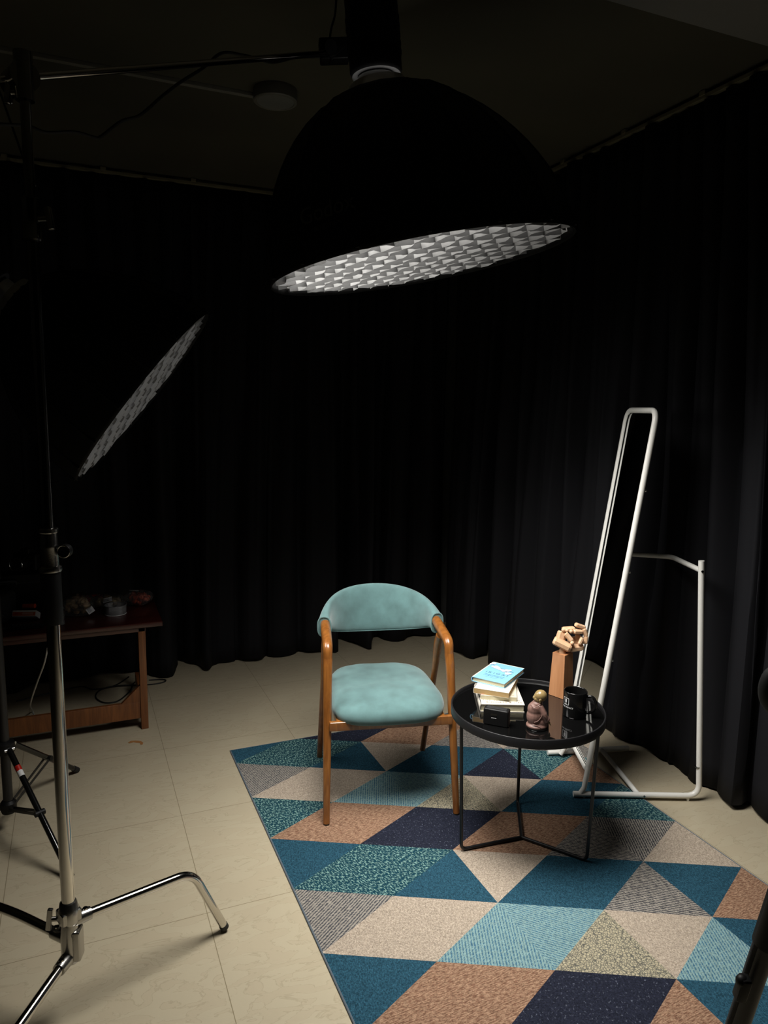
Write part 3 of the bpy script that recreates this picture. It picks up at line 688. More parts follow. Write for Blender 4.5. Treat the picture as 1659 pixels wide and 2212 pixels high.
bm = bmesh.new(); tube(bm, [kp-DEP*.009+LAT*.0145*math.cos(2*PI*k/28)+ZZ*.0145*math.sin(2*PI*k/28) for k in range(28)], .0018, 6, closed=True); link('knob_ring', bm, M['steel'], kb)
tknob(cs_, PL(2.01), LAT*1-DEP*.2, .04, .05)
# hub
hub = None
bm = bmesh.new(); lathe(bm, [(0, .262), (.024, .262), (.026, .266), (.026, .300), (.0235, .304), (.0215, .318), (.018, .322), (0, .322)], 36)
box(bm, (0, 0, .283), (.052, .044, .034), Matrix.Rotation(YAW, 3, 'Z'), .006); hub = link('upper_hub', bm, M['steel'], cs_)
bm = bmesh.new(); lathe(bm, [(0, .150), (.020, .150), (.0235, .156), (.0235, .225), (.021, .250), (.019, .262), (0, .262)], 32); box(bm, (.012, -.004, .2), (.034, .04, .085), Matrix.Rotation(-.3, 3, 'Z'), .007); link('lower_hub', bm, M['steel'], cs_)
def cleg(dirn, s0, prof_, hubz):
    dv = V((dirn[0], dirn[1], 0)).normalized(); bm = bmesh.new(); sock = link
    lg = None
    pts = smooth_path([dv*s+V((0, 0, z)) for s, z in prof_], .05, 8)
    tube(bm, pts, .0125, 18); lg = link('leg', bm, M['chrome'], cs_)
    e = pts[-1]; tdir = (pts[-1]-pts[-2]).normalized(); bm = bmesh.new(); cyl(bm, e-tdir*.012, e+tdir*.002, .0135, 18); link('rubber_cap', bm, M['rubber'], lg)
    a = dv*.012+V((0, 0, prof_[0][1])); b = pts[0]+(pts[1]-pts[0]).normalized()*.02; bm = bmesh.new(); tube(bm, [a, b], [.019, .0165], 20); sk = link('leg_socket', bm, M['steel'], cs_)
    bm = bmesh.new(); q = b.lerp(a, .3)+V((0, 0, .016)); cyl(bm, q, q+V((0, 0, .004)), .0065, 14); link('screw', bm, M['chrome'], sk)
cleg((.43, .152), .04, [(.035, .262), (.35, .243), (.452, .013)], .26)
d3 = bz(80, 2212, .10)-V((px_, py_, 0)); d3.z = 0
cleg((d3.x, d3.y), .04, [(.035, .168), (.30, .145), (.42, .013)], .15)
d2 = bz(0, 1960, .24)-V((px_, py_, 0)); d2.z = 0
cleg((d2.x, d2.y), .04, [(.035, .215), (.19, .238), (.34, .24), (.45, .013)], .2)
tknob(cs_, -LAT*.02+V((0, 0, .27)), -LAT+DEP*-.1, .024, .06)
# grip head on top
gh = thing('grip_head', 'dark metal grip head clamping the boom on top of the chrome stand', 'clamp', (px_, py_, 2.29))
bm = bmesh.new(); cyl(bm, (0, 0, -.03), (0, 0, .07), .02, 24); link('clamp_body', bm, M['darkchrome'], gh)
BH = at(745, 112, 2.20); BA = V((px_, py_, 2.315)); BDn = (BH-BA).normalized()
offp = BDn.cross(ZZ).normalized()*(-.045)
bm = bmesh.new(); cyl(bm, -BDn.cross(ZZ).normalized()*-.01+V((0, 0, .02)), offp*1.35+V((0, 0, .02)), .032, 28); link('clamp_disc', bm, M['darkchrome'], gh)
tknob(gh, offp*1.3+V((0, 0, .02)), offp, .03, .06); tknob(gh, V((0, 0, -.012)), -LAT, .03, .05)
# boom
A0 = BA+offp*.8; st_ = A0-BDn*.35
bo = thing('boom_arm', 'thin metal boom arm reaching from the stand to the overhead light', 'boom arm', tuple(A0))
bm = bmesh.new(); e_ = BH-BDn*.05; cyl(bm, st_-A0, e_-A0, .0082, 18); link('arm_tube', bm, M['chrome'], bo)
bm = bmesh.new(); q = at(722, 110, 2.20); beamseg(bm, at(690, 112, 2.19)-A0, at(752, 110, 2.2)-A0, .05, .06, bev=.006); br = link('tilt_bracket', bm, M['black'], bo)
bm = bmesh.new(); beamseg(bm, at(708, 128, 2.19)-A0, at(745, 92, 2.19)-A0, .04, .03, bev=.006); link('bracket_plate', bm, M['black'], bo)
bm = bmesh.new(); cyl(bm, at(715, 100, 2.12)-A0, at(715, 104, 2.17)-A0, .018, 16); link('tilt_knob', bm, M['black'], bo)
# cables along boom
cp = [(-30, 262), (0, 268), (60, 272), (100, 286), (160, 285), (205, 297), (218, 295), (262, 262), (302, 249), (350, 208), (392, 176), (440, 146), (478, 115), (520, 118), (560, 128), (590, 135), (640, 124), (692, 122)]
bm = bmesh.new(); tube(bm, catmull([at(u, v, 1.80+.38*max(0, u)/692) for u, v in cp], 6), .0042, 8)
tag(link('power_cable', bm, M['cable']), 'black power cable sagging below the boom arm', 'cable')
bm = bmesh.new(); tube(bm, catmull([at(712, 88, 2.20), at(716, 60, 2.22), at(724, 30, 2.24), at(727, -20, 2.26), at(728, -60, 2.3)], 6), .0035, 8)
tag(link('power_cable', bm, M['cable']), 'thin black cable rising beside the overhead studio light', 'cable')
bm = bmesh.new(); tube(bm, catmull([at(-20, 165, 1.9), at(0, 200, 1.88), at(25, 270, 1.87), at(52, 345, 1.85), at(76, 402, 1.84)], 5), .0028, 8)
tag(link('power_cable', bm, M['cable']), 'thin dark cable slanting down beside the chrome stand top', 'cable')

# ================================================================== BLACK TRIPOD STAND (left softbox)
CX, CY = -.287, 2.882
ts = thing('light_stand', 'black folding light stand standing behind the chrome stand under the tilted softbox', 'light stand', (CX, CY, 0))
apex2 = mt2 @ V((0, 0, .62)); top = V((apex2.x-CX, apex2.y-CY, apex2.z-.06))
bm = bmesh.new(); cyl(bm, (0, 0, .09), (0, 0, 1.0), .017, 20); link('lower_tube', bm, M['blackmetal'], ts)
bm = bmesh.new(); cyl(bm, (0, 0, .98), (0, 0, top.z-.05), .0135, 20); link('upper_tube', bm, M['blackmetal'], ts)
bm = bmesh.new(); cyl(bm, (0, 0, .97), (0, 0, 1.03), .022, 20); link('collar', bm, M['black'], ts)
bm = bmesh.new(); tube(bm, [V((0, 0, top.z-.08)), V((0, 0, top.z-.03)), top], .014, 14); link('tilt_bracket', bm, M['black'], ts)
bm = bmesh.new(); lathe(bm, [(0, .31), (.03, .312), (.036, .322), (.034, .352), (.02, .36), (0, .36)], 28); link('leg_collar', bm, M['black'], ts)
bm = bmesh.new(); lathe(bm, [(0, .075), (.024, .077), (.028, .09), (.028, .115), (.02, .125), (0, .125)], 28); link('brace_collar', bm, M['black'], ts)
f1 = bz(166, 1663, .012); f2 = bz(152, 1892, .012)
for k, fp in enumerate((f1, f2, V((2*CX-(f1.x+f2.x)/2-.22, CY, .012)))):
    foot = V((fp.x-CX, fp.y-CY, .012)); dr = V((foot.x, foot.y, 0)).normalized(); topp = dr*.036+V((0, 0, .335))
    bm = bmesh.new(); cyl(bm, topp, foot, .0105, 16); lg = link('leg', bm, M['blackgloss'], ts)
    tdir = (foot-topp).normalized(); bm = bmesh.new(); cyl(bm, foot-tdir*.03, foot+tdir*.004, .0125, 16); link('rubber_foot', bm, M['rubber'], lg)
    mid = topp.lerp(foot, .52); sd = V((-dr.y, dr.x, 0))*.009
    bm = bmesh.new()
    for q in (-1, 1): beamseg(bm, dr*.024+V((0, 0, .097))+sd*q, mid+sd*q*1.3, .003, .011, bev=.0008)
    link('brace', bm, M['blackmetal'], ts)
    bm = bmesh.new(); cyl(bm, mid-sd*1.9, mid+sd*1.9, .0105, 14); link('brace_clamp', bm, M['black'], ts)
    if k == 1:
        bm = bmesh.new(); cyl(bm, topp.lerp(foot, .14), topp.lerp(foot, .225), .0108, 16); link('sticker', bm, M['label'], lg)
        bm = bmesh.new(); cyl(bm, topp.lerp(foot, .14), topp.lerp(foot, .18), .0111, 16); link('sticker_stripe', bm, M['red'], lg)
    bm = bmesh.new(); cyl(bm, topp-sd*2, topp+sd*2, .006, 12); link('rivet', bm, M['silver'], ts)

# ================================================================== NEAR TRIPOD (bottom right)
tp = thing('camera_tripod', 'black camera tripod leg with a flip lock close by at the lower right edge', 'tripod', tuple(bz(1560, 2250, 0)+V((0, 0, 0))))
tl = tp.location.copy(); tA = at(1735, 1800, 1.10); tB = at(1600, 2200, 1.22); dn_ = (tB-tA).normalized(); tC = tA+dn_*((.015-tA.z)/dn_.z)
sh_ = (tA-tl)
bm = bmesh.new(); cyl(bm, tA-tl, tA+dn_*((at(1660, 2060, 1.15)-tA).dot(dn_))-tl, .021, 24); ul = link('upper_leg', bm, M['black'], tp)
bm = bmesh.new(); cyl(bm, tA+dn_*.05-tl, tC-tl, .0165, 24); link('lower_leg', bm, M['blackmetal'], tp)
bm = bmesh.new(); tube(bm, [tA+dn_*.04-LAT*.014-tl, tC-LAT*.012-V((0,0,-.02))-tl], .007, 14); link('leg_rail', bm, M['strap'], tp)
lk = at(1603, 2135, 1.17); bm = bmesh.new(); x_ = dn_; beamseg(bm, lk-dn_*.024-tl, lk+dn_*.022-tl, .020, .018, LAT, .006); ball(bm, lk-LAT*.004-dn_*.016-tl, .010, u=14, v=10); link('flip_lock', bm, M['black'], tp)
bm = bmesh.new(); cyl(bm, tC-dn_*.02-tl, tC+dn_*.0-tl, .02, 20); link('rubber_foot', bm, M['rubber'], tp)
topc = at(1850, 1330, 1.05)
bm = bmesh.new(); cyl(bm, tA-tl, topc-tl, .02, 20); link('leg_top', bm, M['black'], tp)
bm = bmesh.new(); g1_ = at(1672, 1490, 1.15); tube(bm, catmull([topc-tl, at(1750, 1420, 1.10)-tl, g1_-tl], 6), .006, 12); hd = link('pan_handle', bm, M['black'], tp)
bm = bmesh.new(); ball(bm, g1_-tl, .023, (1, 1, 1.7)); link('handle_grip', bm, M['rubber'], hd)

# ================================================================== DESK
DZ = .545
dk = thing('desk', 'low reddish brown wooden desk against the back curtain at the left', 'desk', (-.6, 3.86, 0))
bm = bmesh.new(); box(bm, (0, 0, DZ-.012), (1.92, .53, .024), bev=.005); link('desktop', bm, M['deskwood'], dk)
bm = bmesh.new(); box(bm, (-.02, -.245, DZ-.034), (1.8, .02, .022), bev=.002); link('apron', bm, M['deskwood'], dk)
for x in (.862, -.862):
    for y in (-.235, .235):
        bm = bmesh.new(); box(bm, (x*(1.036 if y > 0 else 1), y, .2605), (.034, .04, .521), bev=.003); link('leg', bm, M['desklegwood'], dk)
    bm = bmesh.new(); box(bm, (x, 0, .10), (.02, .43, .06), bev=.002); link('side_rail', bm, M['desklegwood'], dk)
bm = bmesh.new(); box(bm, (0, -.235, .098), (1.69, .022, .085), bev=.003); link('stretcher', bm, M['desklegwood'], dk)
for s in (1, -1):
    bm = bmesh.new(); vs = [(s*.845, .14), (s*.845, .225), (s*.755, .14)]
    f = [bm.verts.new((x, -.246, z)) for x, z in vs]; g = [bm.verts.new((x, -.224, z)) for x, z in vs]
    bm.faces.new(f); bm.faces.new(g[::-1])
    for i in range(3): bm.faces.new((f[i-1], f[i], g[i], g[i-1]))
    bmesh.ops.recalc_face_normals(bm, faces=bm.faces); link('corner_gusset', bm, M['desklegwood'], dk, smooth=0)

def bag_of(label, c, size, rot, contents, npc, rad, lab=True, white=False, seed=1, flat=(1, .8, .45)):
    b = thing('snack_bag', label, 'bag', c, rot)
    b.location.z = DZ+.001
    sx, sy_, sz = size; rg = random.Random(seed); cen = V((0, 0, sz/2+.003))
    bm = bmesh.new()
    for i in range(npc):
        while True:
            p = V((rg.uniform(-1, 1), rg.uniform(-1, 1), rg.uniform(-1, 1)))
            if (abs(p.x)**2.5+abs(p.y)**2.5+abs(p.z)**2.5) < 1: break
        e = Euler((rg.uniform(0, 6), rg.uniform(0, 6), rg.uniform(0, 6))).to_matrix(); r = rad*rg.uniform(.7, 1.25)
        k = rg.random(); ball(bm, cen+V((p.x*(sx/2-rad), p.y*(sy_/2-rad), p.z*(sz/2-rad*.7))), r, (1, flat[1]*rg.uniform(.8, 1.2), flat[2]), 10, 7, e)
    ct = link('dried_contents', bm, contents, b, smooth=60); ct['kind'] = 'stuff'
    bm = bmesh.new(); bmesh.ops.create_icosphere(bm, subdivisions=5, radius=1)
    for v in bm.verts:
        p = v.co.copy(); q = V([math.copysign(abs(t)**.62, t) for t in p]); n_ = noise.noise(p*3+V((seed, 0, 0)))*.10+noise.noise(p*9)*.05
        ee = max(abs(q.x), abs(q.y)); pin = 1-.55*max(0, ee-.72)/.28
        v.co = V((q.x*(sx/2+.006)*(1+n_*.6), q.y*(sy_/2+.006)*(1+n_*.6), q.z*(sz/2+.003)*(1+n_)*pin))+cen
        v.co.z = max(.0005, v.co.z)
    link('plastic_wrap', bm, M['film'], b, smooth=20)
    return b
def sticker(parent, c, w, h, mt3, m=None):
    bm = bmesh.new(); box(bm, c, (w, .0012, h), mt3, .0004); o = link('label', bm, m or M['label'], parent)
    for k in range(4):
        bm = bmesh.new(); box(bm, V(c)+mt3 @ V((-.1*w, -.0008, h*(.30-.17*k))), (w*.55, .0006, h*.05), mt3); link('print_line', bm, M['ink'], o)
    return o
camrot = Matrix.Rotation(-YAW, 3, 'Z')
p = bz(172, 1334, DZ); b = bag_of('clear bag of dried mushroom slices lying tilted nearest the chrome stand', (p.x-.005, p.y+.055, 0), (.15, .12, .095), -YAW+.3, M['mush'], 46, .019, seed=2)
sticker(b, (.062, -.058, .034), .034, .03, Matrix.Rotation(.35, 3, 'Z') @ Matrix.Rotation(-.5, 3, 'Y') @ Matrix.Rotation(-.4, 3, 'X'))
p = bz(240, 1318, DZ); b = bag_of('clear bag of dried mushrooms lying behind the round plastic tub', (p.x-.01, p.y+.05, 0), (.16, .12, .062), -YAW-.1, M['mush2'], 40, .018, seed=4)
sticker(b, (.022, -.05, .056), .045, .026, Matrix.Rotation(.25, 3, 'Z') @ Matrix.Rotation(-.25, 3, 'Y') @ Matrix.Rotation(-.75, 3, 'X'))
p = bz(304, 1310, DZ); b = bag_of('clear bag of dried red fruit at the right end of the desk', (p.x-.008, p.y+.05, 0), (.13, .11, .065), -YAW-.15, M['chili'], 55, .013, seed=6, flat=(1, .9, .8))
bm = bmesh.new(); lathe(bm, [(0, 0), (.024, 0), (.024, .0012), (0, .0012)], 24, Matrix.Translation((-.022, .0, .072)) @ Matrix.Rotation(-.25, 4, 'X') @ Matrix.Diagonal((1.1, .7, 1, 1))); link('label', bm, M['label'], b)
# round tub
p = bz(250, 1326, DZ); tbx = thing('plastic_tub', 'round clear plastic tub in front of the mushroom bags', 'tub', (p.x, p.y, DZ+.001))
bm = bmesh.new(); r0 = .052; lathe(bm, [(0, 0), (r0-.003, 0), (r0, .003), (r0+.001, .044), (r0+.0025, .045), (r0+.0025, .047), (r0-.0005, .047), (r0-.0015, .004), (0, .002)], 48); link('tub_wall', bm, M['clearplastic'], tbx)
bm = bmesh.new(); tube(bm, [V((r0*math.cos(2*PI*k/40), r0*math.sin(2*PI*k/40), .0465)) for k in range(40)], .002, 6, closed=True); link('tub_rim', bm, M['bottleplastic'], tbx)
bm = bmesh.new(); tube(bm, [V(((r0-.001)*math.cos(2*PI*k/40), (r0-.001)*math.sin(2*PI*k/40), .0022)) for k in range(40)], .0022, 6, closed=True); link('tub_base_ring', bm, M['label'], tbx)
# bottle with orange cap
p = bz(131, 1350, DZ); bt = thing('squeeze_bottle', 'small clear bottle with an orange cap just right of the chrome stand', 'bottle', (p.x, p.y, DZ+.001))
bm = bmesh.new(); lathe(bm, [(0, 0), (.017, 0), (.02, .004), (.02, .018), (.016, .03), (.0195, .042), (.018, .056), (.011, .066), (.010, .070), (0, .070)], 28); link('bottle_body', bm, M['bottleplastic'], bt)
bm = bmesh.new(); lathe(bm, [(0, .066), (.0125, .066), (.0125, .092), (.011, .095), (0, .095)], 24); link('cap', bm, M['orange'], bt)
# carton / leaflet
p = bz(72, 1345, DZ); lb = thing('paper_carton', 'white and orange printed carton left of the chrome stand on the desk', 'carton', (p.x-.03, p.y+.03, DZ+.001), -YAW+.1)
tl3 = Matrix.Rotation(-.5, 3, 'X')
bm = bmesh.new(); box(bm, (0, 0, .034), (.11, .06, .03), tl3, .002); link('carton_body', bm, M['label'], lb)
bm = bmesh.new(); box(bm, V((0, 0, .034)) + tl3 @ V((0, -.0305, -.003)), (.104, .001, .018), tl3); pn = link('orange_panel', bm, M['orangeprint'], lb)
for k in range(3):
    bm = bmesh.new(); box(bm, V((0, 0, .034)) + tl3 @ V((.018, -.0312, .003-.005*k)), (.05, .0006, .0013), tl3); link('print_line', bm, M['label'], pn)
bm = bmesh.new(); box(bm, V((0, 0, .034)) + tl3 @ V((-.036, -.0312, -.001)), (.014, .0006, .010), tl3); link('print_block', bm, M['red'], pn)
for k in range(5):
    bm = bmesh.new(); box(bm, V((0, 0, .034)) + tl3 @ V((.012, -.018+.008*k, .0153)), (.06, .0016, .0004), tl3); link('print_line', bm, M['grayink'], lb)
bm = bmesh.new(); cyl(bm, (-.03, .035, .066), (.03, .03, .07), .011, 20); tag(link('rolled_tape', put(bm, Matrix.Translation(lb.location) @ Matrix.Rotation(-YAW, 4, 'Z')), M['orange']), 'orange plastic tube lying on top of the white carton', 'tube')
# remote
p = bz(62, 1358, DZ); rm = thing('remote_control', 'black remote control with small buttons at the front edge of the desk', 'remote', (p.x-.01, p.y+.01, DZ+.001), -YAW+.25)
bm = bmesh.new(); box(bm, (0, 0, .009), (.16, .042, .017), bev=.005); link('remote_body', bm, M['black'], rm)
for i in range(7):
    for j in range(2):
        bm = bmesh.new(); cyl(bm, (-.06+i*.018, -.008+j*.016, .017), (-.06+i*.018, -.008+j*.016, .0195), .003, 12); link('button', bm, M['strap'], rm)
bm = bmesh.new(); cyl(bm, (0, 0, 0), (.15, 0, 0), .0045, 12); p = bz(10, 1362, DZ+.006)
tag(link('marker_pen', put(bm, Matrix.Translation((p.x-.06, p.y+.04, DZ+.006)) @ Matrix.Rotation(-.1, 4, 'Z')), M['strap']), 'grey pen lying in front of the black backpack', 'pen')
# backpack
p = bz(15, 1338, DZ); bp_ = thing('backpack', 'black cloth camera backpack with a grey strap at the left edge', 'backpack', (p.x-.09, p.y+.0, DZ+.001), -YAW)
bm = bmesh.new(); box(bm, (0, 0, .075), (.24, .16, .14), bev=.03); ball(bm, (0, -.06, .06), .07, (1.3, .7, .8)); ball(bm, (-.03, 0, .14), .07, (1.4, .9, .6)); ball(bm, (.09, -.03, .05), .05, (1, 1, 1))
bpb = blob('bag_body', bm, M['greycloth'], bp_, .006, 8)
bm = bmesh.new(); tube(bm, catmull([(-.07, -.03, .185), (-.02, -.07, .165), (.03, -.105, .13), (.085, -.105, .085), (.12, -.075, .04)], 8), .013, 10, flat=.28, upv=V((0, 0, 1))); link('shoulder_strap', bm, M['strap'], bp_)
bm = bmesh.new(); tube(bm, [V((-.015+.02*math.cos(2*PI*k/20), -.118, .075+.016*math.sin(2*PI*k/20))) for k in range(20)], .0022, 6, closed=True); link('buckle_ring', bm, M['silver'], bp_)
bm = bmesh.new(); tube(bm, catmull([(-.09, -.03, .19), (-.04, -.05, .215), (.03, -.04, .20), (.07, -.03, .16)], 8), .009, 8, flat=.4); link('grab_handle', bm, M['strap'], bp_)
# red box and dark gear behind
p = bz(175, 1287, DZ+.03); bm = bmesh.new(); box(bm, (0, 0, .018), (.15, .05, .036), bev=.003)
rb = put(bm, Matrix.Translation((p.x+.03, 4.085, DZ+.001)) @ Matrix.Rotation(-.15, 4, 'Z')); tag(link('storage_box', rb, M['red']), 'small red box lying behind the tilted mushroom bag', 'box')
gb = thing('equipment_case', 'black equipment case standing at the back of the desk behind the backpack', 'case', (-.36, 4.045, DZ+.001), 0)
bm = bmesh.new(); box(bm, (0, 0, .10), (.42, .12, .2), bev=.012); gc = link('case_body', bm, M['black'], gb)
bm = bmesh.new(); tube(bm, smooth_path([(-.06, -.058, .15), (-.06, -.078, .17), (.06, -.078, .17), (.06, -.058, .15)], .01), .006, 10); link('handle', bm, M['strap'], gb)
bm = bmesh.new(); beamseg(bm, (-.21, -.0615, .155), (.21, -.0615, .155), .004, .004); link('lid_seam', bm, M['strap'], gc)
cmz = DZ+.202; cam_ = thing('camera', 'black camera with a round lens on the equipment case beside the chrome stand', 'camera', (-.245, 4.05, cmz), -.55)
bm = bmesh.new(); box(bm, (0, 0, .05), (.13, .06, .09), bev=.012); box(bm, (0, 0, .103), (.05, .05, .03), bev=.008); link('camera_body', bm, M['black'], cam_)
bm = bmesh.new(); lathe(bm, [(0, .0), (.036, 0), (.038, .01), (.038, .06), (.034, .066), (.030, .066), (.028, .055), (0, .055)], 36, Matrix.Translation((0, -.03, .05)) @ Matrix.Rotation(PI/2, 4, 'X')); ln = link('lens', bm, M['black'], cam_)
bm = bmesh.new(); lathe(bm, [(0, 0), (.015, .003), (.029, 0)][::-1], 36, Matrix.Translation((0, -.088, .05)) @ Matrix.Rotation(PI/2, 4, 'X')); link('lens_glass', bm, M['blackgloss'], ln)
bm = bmesh.new(); tube(bm, [V((.035*math.cos(2*PI*k/32), -.0955, .05+.035*math.sin(2*PI*k/32))) for k in range(32)], .0018, 6, closed=True); link('lens_ring', bm, M['steel'], ln)
# cables on floor
def cable(label, pts, r, m, nm='power_cable'):
    bm = bmesh.new(); tube(bm, catmull(pts, 8), r, 8); return tag(link(nm, bm, m), label, 'cable')
cable('black cable running on the tiles behind the desk loop of cable', [(-.35, 4.20, .004), (-.05, 4.30, .004), (.034, 4.23, .004), (.133, 4.235, .004), (.19, 4.29, .004), (.235, 4.36, .004)], .004, M['cable'])
c1 = cable('black looped cable with a plug on the tiles under the desk', [(.30, 4.30, .008), (.254, 4.24, .005), (.225, 4.13, .004), (.157, 4.009, .004), (.087, 4.010, .004), (.047, 4.10, .004), (.069, 4.20, .004), (.156, 4.225, .009), (.329, 4.191, .004), (.407, 4.196, .004), (.43, 4.225, .004), (.40, 4.25, .004), (.34, 4.26, .004)], .004, M['cable'])
bm = bmesh.new(); beamseg(bm, V((.285, 4.285, .011)), V((.318, 4.325, .012)), .018, .016, bev=.004); link('plug', bm, M['black'], c1)
cable('white cable hanging under the desk just left of the chrome stand', [at(103, 1400, 3.05), at(95, 1435, 3.1), at(80, 1475, 3.2), at(66, 1520, 3.38), V((-.262, 4.0, .02)), V((-.25, 3.93, .005)), V((-.29, 3.89, .004)), V((-.40, 3.89, .004))], .0035, M['wcable'])
cable('thin grey cable hanging at the left edge above the black stand', [at(-12, 1420, 2.9), at(-2, 1480, 2.95), at(2, 1515, 3.0), at(8, 1540, 3.05)], .0025, M['wcable'])
# brown scrap on floor
bm = bmesh.new(); outl = [(-.038, .004), (-.03, .011), (-.012, .013), (.004, .008), (.018, .009), (.034, .004), (.036, -.008), (.026, -.011), (.018, -.003), (.002, -.004), (-.014, .001), (-.03, -.002)]
c = bz(295, 1603, .001)
f = [bm.verts.new(V((x, y, .0005+.003*abs(x)/.04+.001*math.sin(x*200)))+V((c.x, c.y, 0))) for x, y in [(a*math.cos(-.4)-b*math.sin(-.4), a*math.sin(-.4)+b*math.cos(-.4)) for a, b in [(p, q*1.5-70*(p*p)*.15) for p, q in outl]]]
fc = bm.faces.new(f); bmesh.ops.triangulate(bm, faces=[fc]); o = link('wood_scrap', bm, M['scrap'], smooth=0); md = o.modifiers.new('s', 'SOLIDIFY'); md.thickness = .002; md.offset = 1
tag(o, 'small curled brown scrap lying on the floor tiles near the desk leg', 'scrap')

# ================================================================== THINGS ON THE TABLE
def book(label, ctr, w_, d_, h, yaw, z, cov, pap, hard=True, spine='x', over=.003, name='book'):
    b = thing(name, label, 'book', (ctr[0], ctr[1], z), math.radians(yaw), 'books stacked on the round table')
    ct = .0022 if hard else .0007; bm = bmesh.new()
    box(bm, (0, 0, h/2), (w_-2*over if hard else w_-.0006, d_-2*over if hard else d_-.0006, h-2*ct)); link('pages', bm, pap, b, smooth=0)
    bm = bmesh.new(); box(bm, (0, 0, h-ct/2), (w_, d_, ct), bev=ct*.3); top_ = link('front_cover', bm, cov, b)
    bm = bmesh.new(); box(bm, (0, 0, ct/2), (w_, d_, ct), bev=ct*.3); link('back_cover', bm, cov, b)
    bm = bmesh.new()
    pts = [(-w_/2-(.004 if hard else .001)*math.sin(PI*k/8), 0, h*k/8) for k in range(9)]
    vs = [[bm.verts.new((x, y, z_)) for x, _, z_ in pts] for y in (-d_/2, d_/2)]
    ins = [[bm.verts.new((x+ct+.001, y, z_)) for x, _, z_ in pts] for y in (-d_/2, d_/2)]
    for k in range(8):
        bm.faces.new((vs[0][k], vs[0][k+1], vs[1][k+1], vs[1][k])); bm.faces.new((ins[0][k], ins[1][k], ins[1][k+1], ins[0][k+1]))
        for e_ in (0, 1): bm.faces.new((vs[e_][k], vs[e_][k+1], ins[e_][k+1], ins[e_][k]))
    bm.faces.new((vs[0][0], vs[1][0], ins[1][0], ins[0][0])); bm.faces.new((vs[0][8], vs[1][8], ins[1][8], ins[0][8]))
    bmesh.ops.recalc_face_normals(bm, faces=bm.faces); link('spine', bm, cov, b, smooth=60)
    return b, top_, h
def onto(top_, txt, x, y, z, size, m, sp=1.0, rot=0, nm='cover_text'):
    t = text_bm(txt, size, spacing=sp); link(nm, put(t, Matrix.Translation((x, y, z+.0003)) @ Matrix.Rotation(rot, 4, 'Z')), m, top_, smooth=0)
zt = TZ+.0005
b1, t1, h = book('large white hardback at the bottom of the book stack', (1.415, 2.206), .158, .20, .029, -24.5, zt, M['cover'], M['paper'])
onto(t1, 'THE SECRETS OF', .0, -.064, h, .0145, M['grayink'], 1.3); onto(t1, 'BUSINESS & LIFE', .008, -.082, h, .0155, M['grayink'], 1.2)
zt += .0292
b2, t2, h = book('cream paperback second from the bottom of the book stack', (1.421, 2.222), .130, .165, .0155, -31, zt, M['cream'], M['paper'], False)
bm = bmesh.new(); box(bm, (.052, -.067, h+.0001), (.008, .004, .0005)); link('red_mark', bm, M['pinkred'], t2)
bm = bmesh.new(); box(bm, (-.058, 0, h+.0001), (.012, .16, .0004)); link('pink_band', bm, M['pinkred'], t2, smooth=0)
zt += .0157
b3, t3, h = book('white paperback with tan pages second from the top of the book stack', (1.418, 2.232), .130, .18, .0195, -44, zt, M['cover'], M['tanpaper'], False)
zt += .0197
b4, t4, h = book('light blue blossom covered book on top of the book stack', (1.452, 2.272), .131, .192, .0185, -55.5, zt, M['blue'], M['paper'])
# white cover edges
bm = bmesh.new()
for a, b, w3, d3_ in ((0, .0945, .131, .003), (-.0635, 0, .004, .192)): box(bm, (a, b, h+.0002), (w3, d3_, .0005))
link('white_edge', bm, M['cover'], t4, smooth=0)
onto(t4, 'IKIGAI', .0, -.018, h, .0215, M['ink'], 1.55)
onto(t4, 'The Japanese Secret to', .0, -.040, h, .0088, M['ink']); onto(t4, 'a Long and Happy Life', .0, -.051, h, .0088, M['ink'])
onto(t4, 'international bestseller', .0, -.066, h, .0055, M['ink'])
bm = bmesh.new()
for pts in ([(-.045, .055), (-.03, .05), (-.01, .04), (.015, .025), (.035, .012), (.05, .012)], [(-.01, .04), (.01, .045), (.03, .04)], [(.02, .022), (.035, .03), (.05, .028)], [(-.06, .085), (-.05, .065), (-.03, .05)]):
    tube(bm, catmull([(x, y, h+.0004) for x, y in pts], 4), .0006, 5)
link('branch_print', bm, M['ink'], t4)
rg = random.Random(9)
for x, y in [(-.042, .045), (-.03, .038), (-.018, .035), (-.033, .052), (-.008, .03), (.004, .028), (.016, .036), (.024, .03), (.012, .02), (.03, .008), (.04, .01), (.034, 0), (-.052, .078), (-.06, .07), (.028, .040), (-.022, .046)]:
    bm = bmesh.new()
    for k in range(5):
        a = 2*PI*k/5+x*90; cx_, cy_ = x+.0045*math.cos(a), y+.0045*math.sin(a)
        vs = [bm.verts.new((cx_+.0038*math.cos(q*PI/4), cy_+.0038*math.sin(q*PI/4), h+.0012+.00005*k)) for q in range(8)]; bm.faces.new(vs)
    link('blossom_print', bm, M['pink'], t4, smooth=0)
# black box
bx = thing('charging_case', 'small black rounded box with a thin light slit before the books', 'case', (1.300, 2.036, TZ+.0005), math.radians(-46))
bm = bmesh.new(); box(bm, (0, 0, .0295), (.088, .034, .059), bev=.007); bb = link('case_body', bm, M['black'], bx)
bm = bmesh.new(); box(bm, (-.006, -.0172, .028), (.018, .0008, .0014)); link('light_slit', bm, M['whiteprint'], bb)
bm = bmesh.new(); box(bm, (-.006, -.0171, .037), (.022, .0004, .012)); link('recess', bm, M['blackgloss'], bb)
bm = bmesh.new(); box(bm, (0, 0, .0592), (.070, .022, .0012), bev=.0005); link('lid_panel', bm, M['rubber'], bb)
